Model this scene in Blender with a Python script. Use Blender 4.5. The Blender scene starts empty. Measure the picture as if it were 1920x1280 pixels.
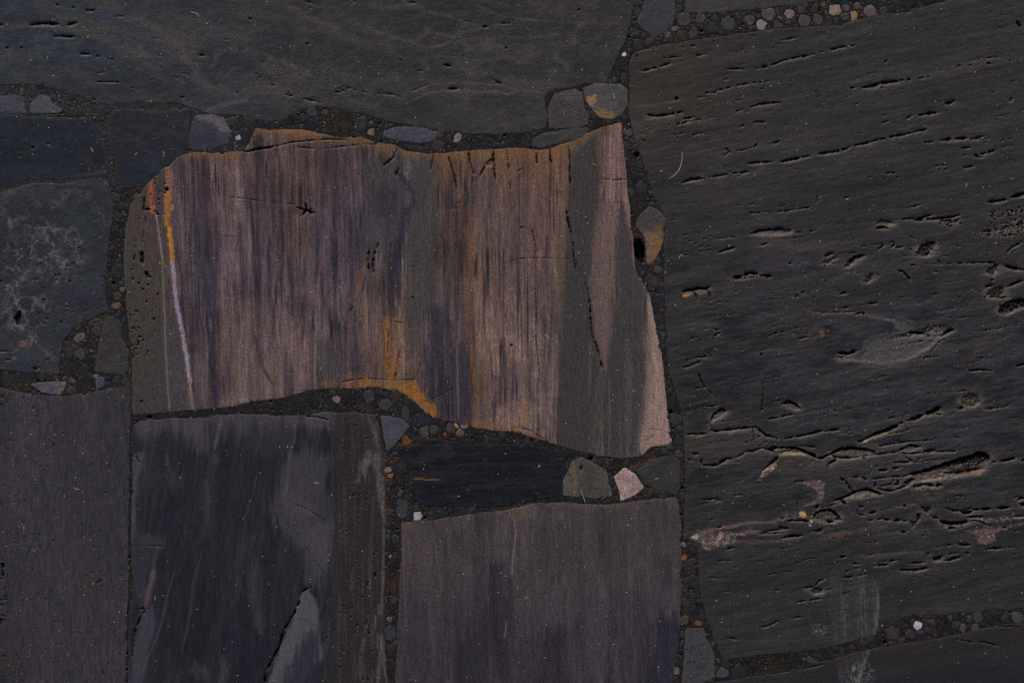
import bpy, math, random
import numpy as np

# ------------------------------------------------------------------ scale, camera, light
S = 0.00025                      # metres per unit of the plan (plan 1920 x 1280, y down)
TH = 40.0                        # stone thickness in plan units
scene = bpy.context.scene
rng = random.Random(7)
nrg = np.random.RandomState(11)

cam_d = bpy.data.cameras.new("camera")
cam = bpy.data.objects.new("camera", cam_d)
scene.collection.objects.link(cam)
cam_d.lens = 85
cam_d.sensor_width = 36
cam_d.clip_start = 0.01
cam_d.clip_end = 50
cam.location = (0, 0, 1920 * S * 85 / 36)
scene.camera = cam

SUN_EL, SUN_AZ = 32.0, 104.0     # azimuth measured from +x, counter clockwise
world = bpy.data.worlds.new("World")
scene.world = world
world.use_nodes = True
wn = world.node_tree
wn.nodes.clear()
wo = wn.nodes.new("ShaderNodeOutputWorld")
wb = wn.nodes.new("ShaderNodeBackground")
sky = wn.nodes.new("ShaderNodeTexSky")
sky.sky_type = 'NISHITA'
sky.sun_disc = False
sky.sun_elevation = math.radians(SUN_EL)
sky.sun_rotation = math.radians(90 - SUN_AZ)
wb.inputs[1].default_value = 0.06
wn.links.new(sky.outputs[0], wb.inputs[0])
wn.links.new(wb.outputs[0], wo.inputs[0])
sun_d = bpy.data.lights.new("sun", 'SUN')
sun_d.energy = 3.2
sun_d.angle = math.radians(0.7)
sun_d.color = (1.0, 0.95, 0.88)
sun = bpy.data.objects.new("sun", sun_d)
scene.collection.objects.link(sun)
sun.rotation_euler = (math.radians(90 - SUN_EL), 0, math.radians(SUN_AZ + 90))
vs = scene.view_settings
vs.view_transform = 'Standard'
vs.look = 'None'
vs.gamma = 1
vs.exposure = -0.55
vs.use_curve_mapping = False
KR, KG, KB = 0.531, 0.576, 0.566       # what one unit of albedo shows as in the picture

# ------------------------------------------------------------------ numpy helpers
def hsh(ix, iy, seed):
    h = (ix.astype(np.int64) * 374761393 + iy.astype(np.int64) * 668265263 + seed * 1442695041) & 0xffffffff
    h = ((h ^ (h >> 13)) * 1274126177) & 0xffffffff
    h = (h ^ (h >> 16)) & 0xffffffff
    return (h / 4294967295.0).astype(np.float32)

def vn(x, y, seed=0):
    xi = np.floor(x); yi = np.floor(y)
    fx = x - xi; fy = y - yi
    fx = fx * fx * (3 - 2 * fx); fy = fy * fy * (3 - 2 * fy)
    a = hsh(xi, yi, seed); b = hsh(xi + 1, yi, seed)
    c = hsh(xi, yi + 1, seed); d = hsh(xi + 1, yi + 1, seed)
    return (a + (b - a) * fx + (c - a) * fy + (a - b - c + d) * fx * fy) * 2 - 1

def fbm(x, y, seed=0, o=4, g=0.55):
    s = 0; a = 1.0; t = 0
    for k in range(o):
        c, n = math.cos(k * 0.6), math.sin(k * 0.6)
        s = s + a * vn((x * c - y * n) * 2 ** k + 17.3 * k, (x * n + y * c) * 2 ** k - 9.1 * k, seed + k * 31)
        t += a; a *= g
    return s / t

def fba(x, y, seed=0, o=3, g=0.6):
    """fbm without rotating the octaves: keeps a streak direction"""
    s = 0; a = 1.0; t = 0
    for k in range(o):
        s = s + a * vn(x * 2 ** k + 17.3 * k, y * 2 ** k - 9.1 * k, seed + k * 31)
        t += a; a *= g
    return s / t

def sst(a, b, x):
    t = np.clip((x - a) / (b - a), 0, 1)
    return t * t * (3 - 2 * t)

ZO = {0: (0, 0, 1), 1: (0, 0, 2.977), 2: (640, 0, 2.977), 3: (1280, 0, 2.977), 4: (0, 430, 2.977), 5: (640, 430, 2.977),
      6: (1280, 430, 2.977), 7: (0, 850, 2.977), 8: (640, 850, 2.977), 9: (1280, 850, 2.977),
      'A': (1520, 780, 4.5725), 'B': (1270, 800, 5.333), 'C': (220, 220, 6.4), 'D': (700, 760, 5.567),
      'E': (0, 560, 6.4), 'F': (1160, 60, 2.56)}

def P(z, s):
    ox, oy, k = ZO[z]
    return np.array([[float(v) for v in q.split(',')] for q in s.split()]) / k + np.array([ox, oy])

def outline(pts, amp=1.2, step=3.0, smooth=2, seed=0):
    """densified closed outline with a slightly broken edge"""
    out = []
    n = len(pts)
    for i in range(n):
        a, b = pts[i], pts[(i + 1) % n]
        m = max(1, int(np.hypot(*(b - a)) / step))
        m = min(m, 400)
        for k in range(m):
            out.append(a + (b - a) * k / m)
    q = np.array(out)
    for _ in range(smooth):
        q = 0.5 * q + 0.25 * (np.roll(q, 1, 0) + np.roll(q, -1, 0))
    t = np.roll(q, -1, 0) - np.roll(q, 1, 0)
    t /= np.maximum(np.hypot(t[:, 0], t[:, 1]), 1e-6)[:, None]
    nn = np.stack([t[:, 1], -t[:, 0]], 1)
    w = fbm(q[:, 0] / 22, q[:, 1] / 22, 50 + seed, 4) * 2.0
    w = w + 0.45 * vn(q[:, 0] / 4.5, q[:, 1] / 4.5, 57 + seed)
    return q + nn * (w * amp)[:, None]

# plan grid lines: fine in the picture area, widening outside
def lines(lo, hi, step, far_lo, far_hi):
    core = list(np.arange(lo, hi + step, step))
    a = []; s = step; v = core[-1]
    while v < far_hi:
        s *= 1.12; v += s; a.append(v)
    b = []; s = step; v = core[0]
    while v > far_lo:
        s *= 1.12; v -= s; b.append(v)
    return np.array(b[::-1] + core + a)
STEP = 1.5
GX = lines(-14, 1934, STEP, -420, 2340)
GY = lines(-14, 1294, STEP, -420, 1700)
CX = 0.5 * (GX[1:] + GX[:-1]); CY = 0.5 * (GY[1:] + GY[:-1])

def inside(poly, xs, ys):
    acc = np.zeros((len(ys), len(xs) + 1), np.int32)
    n = len(poly)
    for i in range(n):
        x0, y0 = poly[i]; x1, y1 = poly[(i + 1) % n]
        if y0 == y1: continue
        if y0 > y1: x0, y0, x1, y1 = x1, y1, x0, y0
        j0 = np.searchsorted(ys, y0, 'left'); j1 = np.searchsorted(ys, y1, 'left')
        if j1 <= j0: continue
        yy = ys[j0:j1]
        xc = x0 + (yy - y0) * (x1 - x0) / (y1 - y0)
        ii = np.searchsorted(xs, xc, 'left')
        acc[np.arange(j0, j1), ii] += 1
    return (np.cumsum(acc, 1)[:, :-1] % 2).astype(bool)

def nearest(poly, xs, ys, R=9.0):
    """distance to the outline (up to R) and nearest outline point, on the grid xs x ys"""
    D = np.full((len(ys), len(xs)), R, np.float32)
    NX = np.zeros_like(D); NY = np.zeros_like(D)
    n = len(poly)
    for i in range(n):
        a = poly[i]; b = poly[(i + 1) % n]
        i0, i1 = np.searchsorted(xs, [min(a[0], b[0]) - R, max(a[0], b[0]) + R])
        j0, j1 = np.searchsorted(ys, [min(a[1], b[1]) - R, max(a[1], b[1]) + R])
        if i1 <= i0 or j1 <= j0: continue
        X = xs[None, i0:i1]; Y = ys[j0:j1, None]
        d = b - a; L = max(float(d @ d), 1e-9)
        t = np.clip(((X - a[0]) * d[0] + (Y - a[1]) * d[1]) / L, 0, 1)
        px = a[0] + t * d[0]; py = a[1] + t * d[1]
        r = np.hypot(X - px, Y - py)
        w = r < D[j0:j1, i0:i1]
        D[j0:j1, i0:i1][w] = r[w]
        NX[j0:j1, i0:i1][w] = px[w]; NY[j0:j1, i0:i1][w] = py[w]
    return D, NX, NY

# ------------------------------------------------------------------ mesh output
def srgb2lin(c):
    c = np.clip(np.asarray(c, np.float64) / 255.0, 0, 1)
    return np.where(c <= 0.04045, c / 12.92, ((c + 0.055) / 1.055) ** 2.4)

def albedo(c):
    l = srgb2lin(c) - 0.0015
    return np.clip(l / np.array([KR, KG, KB]), 0.006, 0.82)

def wx(p): return (p - 960.0) * S
def wy(p): return (640.0 - p) * S

def new_mesh(name, V, F, mat, parent=None, col=None, smooth=True):
    me = bpy.data.meshes.new(name)
    nv, nf = len(V), len(F)
    me.vertices.add(nv)
    me.vertices.foreach_set('co', np.ascontiguousarray(V, np.float32).ravel())
    me.loops.add(nf * 4)
    me.loops.foreach_set('vertex_index', np.ascontiguousarray(F, np.int32).ravel())
    me.polygons.add(nf)
    me.polygons.foreach_set('loop_start', np.arange(0, nf * 4, 4, dtype=np.int32))
    me.polygons.foreach_set('loop_total', np.full(nf, 4, np.int32))
    me.polygons.foreach_set('use_smooth', np.full(nf, smooth, bool))
    if col is not None:
        at = me.color_attributes.new('stone_colour', 'FLOAT_COLOR', 'POINT')
        at.data.foreach_set('color', np.ascontiguousarray(col, np.float32).ravel())
    me.update(calc_edges=True)
    me.validate()
    me.materials.append(mat)
    o = bpy.data.objects.new(name, me)
    scene.collection.objects.link(o)
    if parent is not None: o.parent = parent
    return o

def mesh_from_cells(name, cm, X, Y, Z, C, mat, depth, parent=None):
    """cells cm of a grid with vertex arrays X, Y, Z, C -> surface with side walls down to -depth"""
    h, w = X.shape
    vid = np.arange(h * w).reshape(h, w)
    a = vid[:-1, :-1][cm]; b = vid[:-1, 1:][cm]; c = vid[1:, 1:][cm]; d = vid[1:, :-1][cm]
    F = np.stack([a, d, c, b], 1)
    pad = np.pad(cm, 1)
    E = []
    m = cm & ~pad[:-2, 1:-1]; E.append(np.stack([vid[:-1, :-1][m], vid[:-1, 1:][m]], 1))
    m = cm & ~pad[2:, 1:-1]; E.append(np.stack([vid[1:, 1:][m], vid[1:, :-1][m]], 1))
    m = cm & ~pad[1:-1, :-2]; E.append(np.stack([vid[1:, :-1][m], vid[:-1, :-1][m]], 1))
    m = cm & ~pad[1:-1, 2:]; E.append(np.stack([vid[:-1, 1:][m], vid[1:, 1:][m]], 1))
    E = np.concatenate(E)
    used, inv = np.unique(F, return_inverse=True)
    F = inv.reshape(F.shape)
    x, y, z = X.ravel()[used], Y.ravel()[used], Z.ravel()[used]
    V = np.stack([wx(x), wy(y), z * S], 1)
    col = np.concatenate([C.reshape(-1, 3)[used], np.ones((len(used), 1))], 1)
    ub, binv = np.unique(E, return_inverse=True)
    E = binv.reshape(E.shape)
    n0 = len(used); nb = len(ub)
    xb, yb, zb = X.ravel()[ub], Y.ravel()[ub], Z.ravel()[ub]
    top = np.stack([wx(xb), wy(yb), zb * S], 1)
    bot = top.copy(); bot[:, 2] = -depth * S
    cb = np.concatenate([C.reshape(-1, 3)[ub], np.ones((nb, 1))], 1)
    V = np.concatenate([V, top, bot]); col = np.concatenate([col, cb, cb])
    SF = np.stack([n0 + E[:, 0], n0 + E[:, 1], n0 + nb + E[:, 1], n0 + nb + E[:, 0]], 1)
    F = np.concatenate([F, SF])
    return new_mesh(name, V, F, mat, parent, col)

# ------------------------------------------------------------------ materials
def stone_mat(name, angle=90.0, grain=0.5, streak=0.35, bump=0.5, rough=0.5, spec=0.35, gs=1500, fleck=0.25):
    m = bpy.data.materials.new(name); m.use_nodes = True
    nt = m.node_tree; N = nt.nodes; L = nt.links; N.clear()
    out = N.new('ShaderNodeOutputMaterial'); bs = N.new('ShaderNodeBsdfPrincipled')
    L.new(bs.outputs[0], out.inputs[0])
    at = N.new('ShaderNodeAttribute'); at.attribute_name = 'stone_colour'
    tc = N.new('ShaderNodeTexCoord')
    mp = N.new('ShaderNodeMapping'); mp.vector_type = 'POINT'
    mp.inputs['Rotation'].default_value = (0, 0, math.radians(-angle))
    L.new(tc.outputs['Object'], mp.inputs[0])
    m2 = N.new('ShaderNodeMapping'); m2.inputs['Scale'].default_value = (0.10, 1, 1)
    L.new(mp.outputs[0], m2.inputs[0])
    n1 = N.new('ShaderNodeTexNoise'); n1.inputs['Scale'].default_value = gs; n1.inputs['Detail'].default_value = 3
    L.new(tc.outputs['Object'], n1.inputs['Vector'])
    n2 = N.new('ShaderNodeTexNoise'); n2.inputs['Scale'].default_value = gs * 1.1; n2.inputs['Detail'].default_value = 3
    L.new(m2.outputs[0], n2.inputs['Vector'])
    n3 = N.new('ShaderNodeTexNoise'); n3.inputs['Scale'].default_value = gs * 0.7; n3.inputs['Detail'].default_value = 1
    L.new(tc.outputs['Object'], n3.inputs['Vector'])
    def math_(op, a, b):
        k = N.new('ShaderNodeMath'); k.operation = op
        for i, v in enumerate((a, b)):
            if isinstance(v, (int, float)): k.inputs[i].default_value = v
            else: L.new(v, k.inputs[i])
        return k.outputs[0]
    g = math_('MULTIPLY', math_('SUBTRACT', n1.outputs[0], 0.5), grain * 5.0)
    s = math_('MULTIPLY', math_('SUBTRACT', n2.outputs[0], 0.5), streak * 3.0)
    f = math_('ADD', math_('ADD', g, s), 1.0)
    vm = N.new('ShaderNodeVectorMath'); vm.operation = 'SCALE'
    L.new(at.outputs['Color'], vm.inputs[0]); L.new(f, vm.inputs['Scale'])
    cv = N.new('ShaderNodeTexNoise'); cv.inputs['Scale'].default_value = gs * 0.9; cv.inputs['Detail'].default_value = 1
    L.new(tc.outputs['Object'], cv.inputs['Vector'])
    cs = N.new('ShaderNodeVectorMath'); cs.operation = 'SUBTRACT'; cs.inputs[1].default_value = (0.5, 0.5, 0.5)
    L.new(cv.outputs['Color'], cs.inputs[0])
    cm_ = N.new('ShaderNodeVectorMath'); cm_.operation = 'MULTIPLY_ADD'; cm_.inputs[1].default_value = (grain * 2.3,) * 3; cm_.inputs[2].default_value = (1, 1, 1)
    L.new(cs.outputs[0], cm_.inputs[0])
    vt = N.new('ShaderNodeVectorMath'); vt.operation = 'MULTIPLY'
    L.new(vm.outputs[0], vt.inputs[0]); L.new(cm_.outputs[0], vt.inputs[1])
    vm = vt
    # small pale mineral flecks
    fl = N.new('ShaderNodeMapRange'); fl.inputs['From Min'].default_value = 0.70; fl.inputs['From Max'].default_value = 0.80
    fl.inputs['To Max'].default_value = fleck
    L.new(n3.outputs[0], fl.inputs[0])
    mx = N.new('ShaderNodeMix'); mx.data_type = 'RGBA'
    L.new(fl.outputs[0], mx.inputs[0]); L.new(vm.outputs[0], mx.inputs[6]); mx.inputs[7].default_value = (0.30, 0.27, 0.24, 1)
    L.new(mx.outputs[2], bs.inputs['Base Color'])
    bs.inputs['Specular IOR Level'].default_value = spec
    rr = N.new('ShaderNodeMapRange'); rr.inputs['To Min'].default_value = rough - 0.12; rr.inputs['To Max'].default_value = rough + 0.14
    L.new(n2.outputs[0], rr.inputs[0]); L.new(rr.outputs[0], bs.inputs['Roughness'])
    bp = N.new('ShaderNodeBump'); bp.inputs['Strength'].default_value = bump; bp.inputs['Distance'].default_value = 0.00012
    L.new(math_('ADD', n1.outputs[0], math_('MULTIPLY', n2.outputs[0], 0.7)), bp.inputs['Height'])
    L.new(bp.outputs[0], bs.inputs['Normal'])
    return m

def plain_mat(name, rgb, rough=0.45, var=0.35, scale=900, bump=0.3, flat=None, spec=0.4, dark=None):
    """one colour broken up by noise, for chips, dust and fibres"""
    m = bpy.data.materials.new(name); m.use_nodes = True
    nt = m.node_tree; N = nt.nodes; L = nt.links; N.clear()
    out = N.new('ShaderNodeOutputMaterial'); bs = N.new('ShaderNodeBsdfPrincipled')
    L.new(bs.outputs[0], out.inputs[0])
    tc = N.new('ShaderNodeTexCoord'); oi = N.new('ShaderNodeObjectInfo')
    n1 = N.new('ShaderNodeTexNoise'); n1.inputs['Scale'].default_value = scale; n1.inputs['Detail'].default_value = 5
    n1.noise_dimensions = '4D'
    L.new(tc.outputs['Object'], n1.inputs['Vector'])
    k = N.new('ShaderNodeMath'); k.operation = 'MULTIPLY'; k.inputs[1].default_value = 50
    L.new(oi.outputs['Random'], k.inputs[0]); L.new(k.outputs[0], n1.inputs['W'])
    c = albedo(rgb)
    d = c * (1 - var) if dark is None else albedo(dark)
    l = np.clip(c * (1 + var), 0, 0.85)
    rp = N.new('ShaderNodeValToRGB')
    rp.color_ramp.elements[0].position = 0.32; rp.color_ramp.elements[0].color = (*d, 1)
    rp.color_ramp.elements[1].position = 0.68; rp.color_ramp.elements[1].color = (*l, 1)
    L.new(n1.outputs[0], rp.inputs[0])
    b = N.new('ShaderNodeMapRange'); b.inputs['To Min'].default_value = 0.8; b.inputs['To Max'].default_value = 1.2
    L.new(oi.outputs['Random'], b.inputs[0])
    vm = N.new('ShaderNodeVectorMath'); vm.operation = 'SCALE'
    L.new(rp.outputs[0], vm.inputs[0]); L.new(b.outputs[0], vm.inputs['Scale'])
    L.new(vm.outputs[0], bs.inputs['Base Color'])
    bs.inputs['Roughness'].default_value = rough; bs.inputs['Specular IOR Level'].default_value = spec
    bp = N.new('ShaderNodeBump'); bp.inputs['Strength'].default_value = bump; bp.inputs['Distance'].default_value = 0.00012
    L.new(n1.outputs[0], bp.inputs['Height']); L.new(bp.outputs[0], bs.inputs['Normal'])
    return m

def tag(o, label=None, cat=None, group=None, kind=None):
    if label: o['label'] = label
    if cat: o['category'] = cat
    if group: o['group'] = group
    if kind: o['kind'] = kind
    return o

# ------------------------------------------------------------------ a stone being worked
STONES = []
class Stone:
    def __init__(self, pts, base, seed, amp=1.2, smooth=1, z=0.0, edge=1.8, drop=0.45):
        self.poly = outline(np.asarray(pts, float), amp, 3.0, smooth, seed)
        lo = self.poly.min(0) - 4; hi = self.poly.max(0) + 4
        self.i0 = max(0, np.searchsorted(GX, lo[0]) - 1); self.i1 = min(len(GX), np.searchsorted(GX, hi[0]) + 1)
        self.j0 = max(0, np.searchsorted(GY, lo[1]) - 1); self.j1 = min(len(GY), np.searchsorted(GY, hi[1]) + 1)
        self.xs = GX[self.i0:self.i1]; self.ys = GY[self.j0:self.j1]
        self.X, self.Y = np.meshgrid(self.xs, self.ys)
        self.seed = seed
        sh = self.X.shape
        self.C = np.zeros(sh + (3,), np.float32) + np.asarray(base, np.float32)
        self.ins = inside(self.poly, self.xs, self.ys)
        self.D, self.NX, self.NY = nearest(self.poly, self.xs, self.ys, 26.0)
        d = np.where(self.ins, self.D, 0)
        self.d = d
        self.H = (z + 0.5 * fbm(self.X / 160, self.Y / 160, seed + 5, 3)).astype(np.float32)
        chip = sst(.05, .55, fbm(self.X / 13, self.Y / 13, seed + 21, 3))
        self.H -= drop * (0.6 + 2.2 * chip) * (1 - sst(0, 1, d / (edge * (0.8 + 2.2 * chip))))
        self.cav = np.zeros(sh, np.float32)
        self.parts = []
        STONES.append(self)
    def box(self, pts, R):
        lo = pts.min(0) - R; hi = pts.max(0) + R
        i0, i1 = np.searchsorted(self.xs, [lo[0], hi[0]]); j0, j1 = np.searchsorted(self.ys, [lo[1], hi[1]])
        return slice(j0, j1), slice(i0, i1)
    def dist(self, pts, sl, closed=False):
        X, Y = self.X[sl], self.Y[sl]
        D = np.full(X.shape, 1e9); T = np.zeros(X.shape); SG = np.zeros(X.shape)
        seg = np.hypot(*(pts[1:] - pts[:-1]).T) if len(pts) > 1 else np.array([1.0])
        cum = np.concatenate([[0], np.cumsum(seg)]); tot = max(cum[-1], 1e-6)
        for i in range(len(pts) - 1):
            a, b = pts[i], pts[i + 1]; d = b - a; L = max(float(d @ d), 1e-9)
            t = np.clip(((X - a[0]) * d[0] + (Y - a[1]) * d[1]) / L, 0, 1)
            r = np.hypot(X - a[0] - t * d[0], Y - a[1] - t * d[1])
            w = r < D
            D[w] = r[w]; T[w] = ((cum[i] + t * seg[i]) / tot)[w]
            SG[w] = ((X - a[0]) * d[1] - (Y - a[1]) * d[0])[w]
        return D, T, tot, SG
    def blend(self, sl, a, col):
        self.C[sl] = self.C[sl] * (1 - a[..., None]) + np.asarray(col, np.float32) * a[..., None]
    def stroke(self, pts, w, col, al=0.8, soft=0.6, rag=0.5, taper=True, streak=0, fs=5.0):
        """paint the colour of a vein or band"""
        sl = self.box(pts, w * 1.6 + 8)
        if self.X[sl].size == 0: return
        D, T, tot, _ = self.dist(pts, sl)
        X, Y = self.X[sl], self.Y[sl]
        D = D + rag * w * 0.5 * fbm(X / fs, Y / (fs * (1 + 5 * streak)), self.seed + int(pts[0, 0]), 3)
        ww = w * 0.5 * (0.35 + 0.65 * sst(0, 0.15, T) * sst(0, 0.15, 1 - T) if taper else 1.0)
        a = al * (1 - sst(ww * (1 - soft), ww * (1 + soft) + 0.7, D))
        if streak: a = a * (0.55 + 0.45 * sst(-0.4, 0.4, fba(X / 4, Y / 60, self.seed + 3)))
        self.blend(sl, a, col)
    def patch(self, pts, col, al=0.8, soft=6.0, rag=4.0, mott=0.0, fs=12.0):
        sl = self.box(pts, soft * 2 + rag * 2 + 4)
        X, Y = self.X[sl], self.Y[sl]
        if X.size == 0: return
        ins = inside(pts, self.xs[sl[1]], self.ys[sl[0]])
        R = soft + rag + 4
        D, _, _ = nearest(outline(pts, 0, max(3, soft), 0), self.xs[sl[1]], self.ys[sl[0]], R)
        asp = getattr(self, 'asp', 1.0)
        sd = np.where(ins, D, -D) + rag * fbm(X / fs, Y / (fs * asp), self.seed + int(pts[0, 0]), 4) * 1.6
        if asp > 1: sd = sd + soft * 0.7 * fba(X / 5, Y / 70, self.seed + 60, 3)
        a = al * sst(-soft * 0.5, soft * 0.5 + 0.3, sd)
        if mott: a = a * (1 - mott * sst(-0.3, 0.4, fbm(X / 5, Y / 5, self.seed + 77, 3)))
        self.blend(sl, a, col)
    def carve(self, pts, w, dep=None, broken=0.0, rag=0.8, chamf=1.6):
        """cut a crack or pit along a line"""
        w = w * 0.86
        if dep is None: dep = 2.0 + w * 1.0
        sl = self.box(pts, w + 8)
        X, Y = self.X[sl], self.Y[sl]
        if X.size == 0: return
        D, T, tot, _ = self.dist(pts, sl)
        s = self.seed + int(abs(pts[0].sum()) * 3) % 991
        D = D + rag * (0.7 * vn(X / 2.6, Y / 2.6, s) + 1.1 * vn(X / 6.5, Y / 6.5, s + 1))
        end = min(0.3, 8.0 / max(tot, 1))
        prof = 0.25 + 0.75 * sst(0, end, T) * sst(0, end, 1 - T)
        prof = prof * (0.86 + 0.30 * vn(T * tot / 11, T * 0 + s, s + 3) + 0.16 * vn(T * tot / 3.5, T * 0 + s, s + 4))
        if broken: prof = prof * sst(broken * 0.9 - 0.62, broken * 0.9 - 0.45, vn(T * tot / 7, T * 0 + 3.3 + s, s + 5))
        hw = w * 0.5 * prof
        k = 1 - sst(hw - 0.8, hw + 0.9, D)
        k = k * (prof > 0.08)
        rim = (1 - sst(hw, hw + chamf + 0.8, D)) * (prof > 0.08)
        rim = rim * min(1.0, max(0.0, (w - 0.8) / 1.6))
        if w < 1.4: k = k * 0.7
        self.H[sl] -= (1.25 * dep * k * (0.75 + 0.35 * vn(X / 3, Y / 3, s + 9)) + 0.55 * rim).astype(np.float32)
        self.cav[sl] = np.maximum(self.cav[sl], k)
        self.rim(sl, rim, k)
    def rim(self, sl, rim, k):
        col = getattr(self, 'rimcol', (74, 66, 56))
        a = np.clip(rim - k, 0, 1) * 0.5
        self.blend(sl, a, col)
        self.blend(sl, k * 0.85, (17, 15, 14))
    def pit(self, pts, dep=6.0, rag=2.5, floor=(30, 27, 25), por=0.5, tilt=0.0, fal=0.75):
        """cavity with an outline of its own, deeper towards the top side when tilt > 0"""
        sl = self.box(pts, 8)
        X, Y = self.X[sl], self.Y[sl]
        if X.size == 0: return
        ins = inside(pts, self.xs[sl[1]], self.ys[sl[0]])
        D, _, _ = nearest(outline(pts, 0, 3, 0), self.xs[sl[1]], self.ys[sl[0]], 14)
        s = self.seed + int(pts[0, 0])
        sd = np.where(ins, D, -D) + rag * fbm(X / 5, Y / 5, s, 3)
        k = sst(-0.6, 1.6, sd)
        yy = (Y - pts[:, 1].min()) / max(1, np.ptp(pts[:, 1]))
        dd = dep * (1 - tilt * np.clip(yy, 0, 1)) * (1 - por * 0.6 + por * 1.1 * fbm(X / 3.2, Y / 3.2, s + 2, 3))
        self.H[sl] -= (np.maximum(dd, 0.4) * k + 0.5 * sst(-3, 0, sd)).astype(np.float32)
        self.cav[sl] = np.maximum(self.cav[sl], k)
        a = np.clip(sst(-2.6, -0.3, sd) - k, 0, 1) * 0.5
        self.blend(sl, a, getattr(self, 'rimcol', (74, 66, 56)))
        self.blend(sl, k * fal, floor)
    def hole(self, x, y, rx, ry=None, ang=0, dep=None):
        ry = ry or rx
        dep = dep or 2 + 1.6 * min(rx, ry)
        pts = np.array([[x, y]])
        sl = self.box(pts, max(rx, ry) + 5)
        X, Y = self.X[sl] - x, self.Y[sl] - y
        if X.size == 0: return
        c, n = math.cos(ang), math.sin(ang)
        q = np.hypot((X * c + Y * n) / rx, (-X * n + Y * c) / ry)
        q = q + 0.22 * vn(X / 1.8 + x, Y / 1.8 + y, 5)
        k = 1 - sst(0.7, 1.15, q)
        self.H[sl] -= (dep * k).astype(np.float32)
        rim = (1 - sst(1.0, 1.0 + 2.0 / min(rx, ry), q))
        self.cav[sl] = np.maximum(self.cav[sl], k)
        a = np.clip(rim - k, 0, 1) * 0.3
        self.blend(sl, a, getattr(self, 'rimcol', (74, 66, 56)))
        self.blend(sl, k * 0.8, (14, 13, 12))
    def porous(self, pts, dens=0.0, sx=4.0, sy=3.0, dep=3.0, soft=14.0, ang=0.0, col=(22, 19, 17)):
        """a field of little pits inside a soft region"""
        sl = self.box(pts, soft)
        X, Y = self.X[sl], self.Y[sl]
        if X.size == 0: return
        ins = inside(pts, self.xs[sl[1]], self.ys[sl[0]])
        D, _, _ = nearest(outline(pts, 0, max(3, soft / 2), 0), self.xs[sl[1]], self.ys[sl[0]], soft)
        g = sst(-soft, soft, np.where(ins, D, -D))
        c, n = math.cos(math.radians(ang)), math.sin(math.radians(ang))
        u, v = X * c - Y * n, X * n + Y * c
        u = u + sx * 1.2 * fbm(X / 9 + 3, Y / 11, self.seed + 405, 2); v = v + sy * 1.2 * fbm(X / 12, Y / 8 + 7, self.seed + 406, 2)
        q = fbm(u / sx, v / sy, self.seed + 401, 2) + 0.25 * fbm(u / 30, v / 15, self.seed + 402, 2)
        th = 0.95 - (0.45 + dens) * g
        k = sst(th, th + 0.14, q)
        self.H[sl] -= (dep * k + 0.35 * sst(th - 0.2, th, q)).astype(np.float32)
        self.cav[sl] = np.maximum(self.cav[sl], k)
        self.blend(sl, 0.30 * np.clip(sst(th - 0.16, th, q) - k, 0, 1), getattr(self, 'rimcol', (74, 66, 56)))
        self.blend(sl, 0.75 * k, col)
    def tone(self, amt, sx, sy, ang=0.0, seed=0, o=4, tint=None):
        c, n = math.cos(math.radians(ang)), math.sin(math.radians(ang))
        u, v = self.X * c - self.Y * n, self.X * n + self.Y * c
        q = fba(u / sx, v / sy, self.seed + 11 + seed, o)
        if tint is None:
            self.C *= (1 + amt * q)[..., None]
        else:
            a = np.clip(sst(-0.1, 0.6, q) * amt, 0, 1)
            self.C = self.C * (1 - a[..., None]) + np.asarray(tint, np.float32) * a[..., None]
    def halo(self, col, al, R=9, asp=2.2):
        """worn, dusty stone around the cavities"""
        def bl(a, n, ax):
            k = np.cumsum(np.pad(a, [(n + 1, n) if i == ax else (0, 0) for i in (0, 1)]), axis=ax)
            m = a.shape[ax]
            hi = np.take(k, np.arange(2 * n + 1, 2 * n + 1 + m), axis=ax); lo = np.take(k, np.arange(0, m), axis=ax)
            return (hi - lo) / (2 * n + 1)
        q = self.cav.astype(np.float64)
        for _ in range(2): q = bl(bl(q, int(R / STEP * asp / 2), 1), int(R / STEP / 2), 0)
        q = sst(0.02, 0.32, q + 0.05 * fbm(self.X / 14, self.Y / 6, self.seed + 500, 4))
        self.H -= (1.3 * q * sst(0, 10, self.d)).astype(np.float32)
        q = q * (0.45 + 0.55 * sst(-0.35, 0.35, fbm(self.X / 12, (self.Y + .18 * self.X) / 4, self.seed + 501, 4)))
        self.blend((slice(None), slice(None)), al * q * (1 - self.cav), col)
    def net(self, pts, col, al, scale=34, wd=0.10, soft=20):
        """diffuse network of veins inside a region"""
        sl = self.box(pts, soft)
        X, Y = self.X[sl], self.Y[sl]
        if X.size == 0: return
        ins = inside(pts, self.xs[sl[1]], self.ys[sl[0]])
        D, _, _ = nearest(outline(pts, 0, max(3, soft / 2), 0), self.xs[sl[1]], self.ys[sl[0]], soft)
        g = sst(-soft, soft, np.where(ins, D, -D))
        wxx = X + 9 * fbm(X / 18, Y / 18, self.seed + 610, 3); wyy = Y + 9 * fbm(X / 18, Y / 18, self.seed + 611, 3)
        q = np.abs(fbm(wxx / scale, wyy / scale, self.seed + 612, 3))
        w2 = wd * (0.5 + 0.8 * sst(-.5, .5, vn(X / 40, Y / 40, self.seed + 613)))
        k = (1 - sst(0, 1, q / w2)) ** 1.3 * (0.35 + 0.65 * sst(-.3, .3, fbm(X / 6, Y / 6, self.seed + 614, 3)))
        self.blend(sl, al * g * k, col)
    def edge_tint(self, col, al, width, side=None):
        a = al * (1 - sst(0, width, self.d + width * 0.35 * fbm(self.X / 9, self.Y / 9, self.seed + 8, 3)))
        if side is not None: a = a * side
        a = np.where(self.D >= 26, 0, a)
        self.blend((slice(None), slice(None)), a, col)
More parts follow.
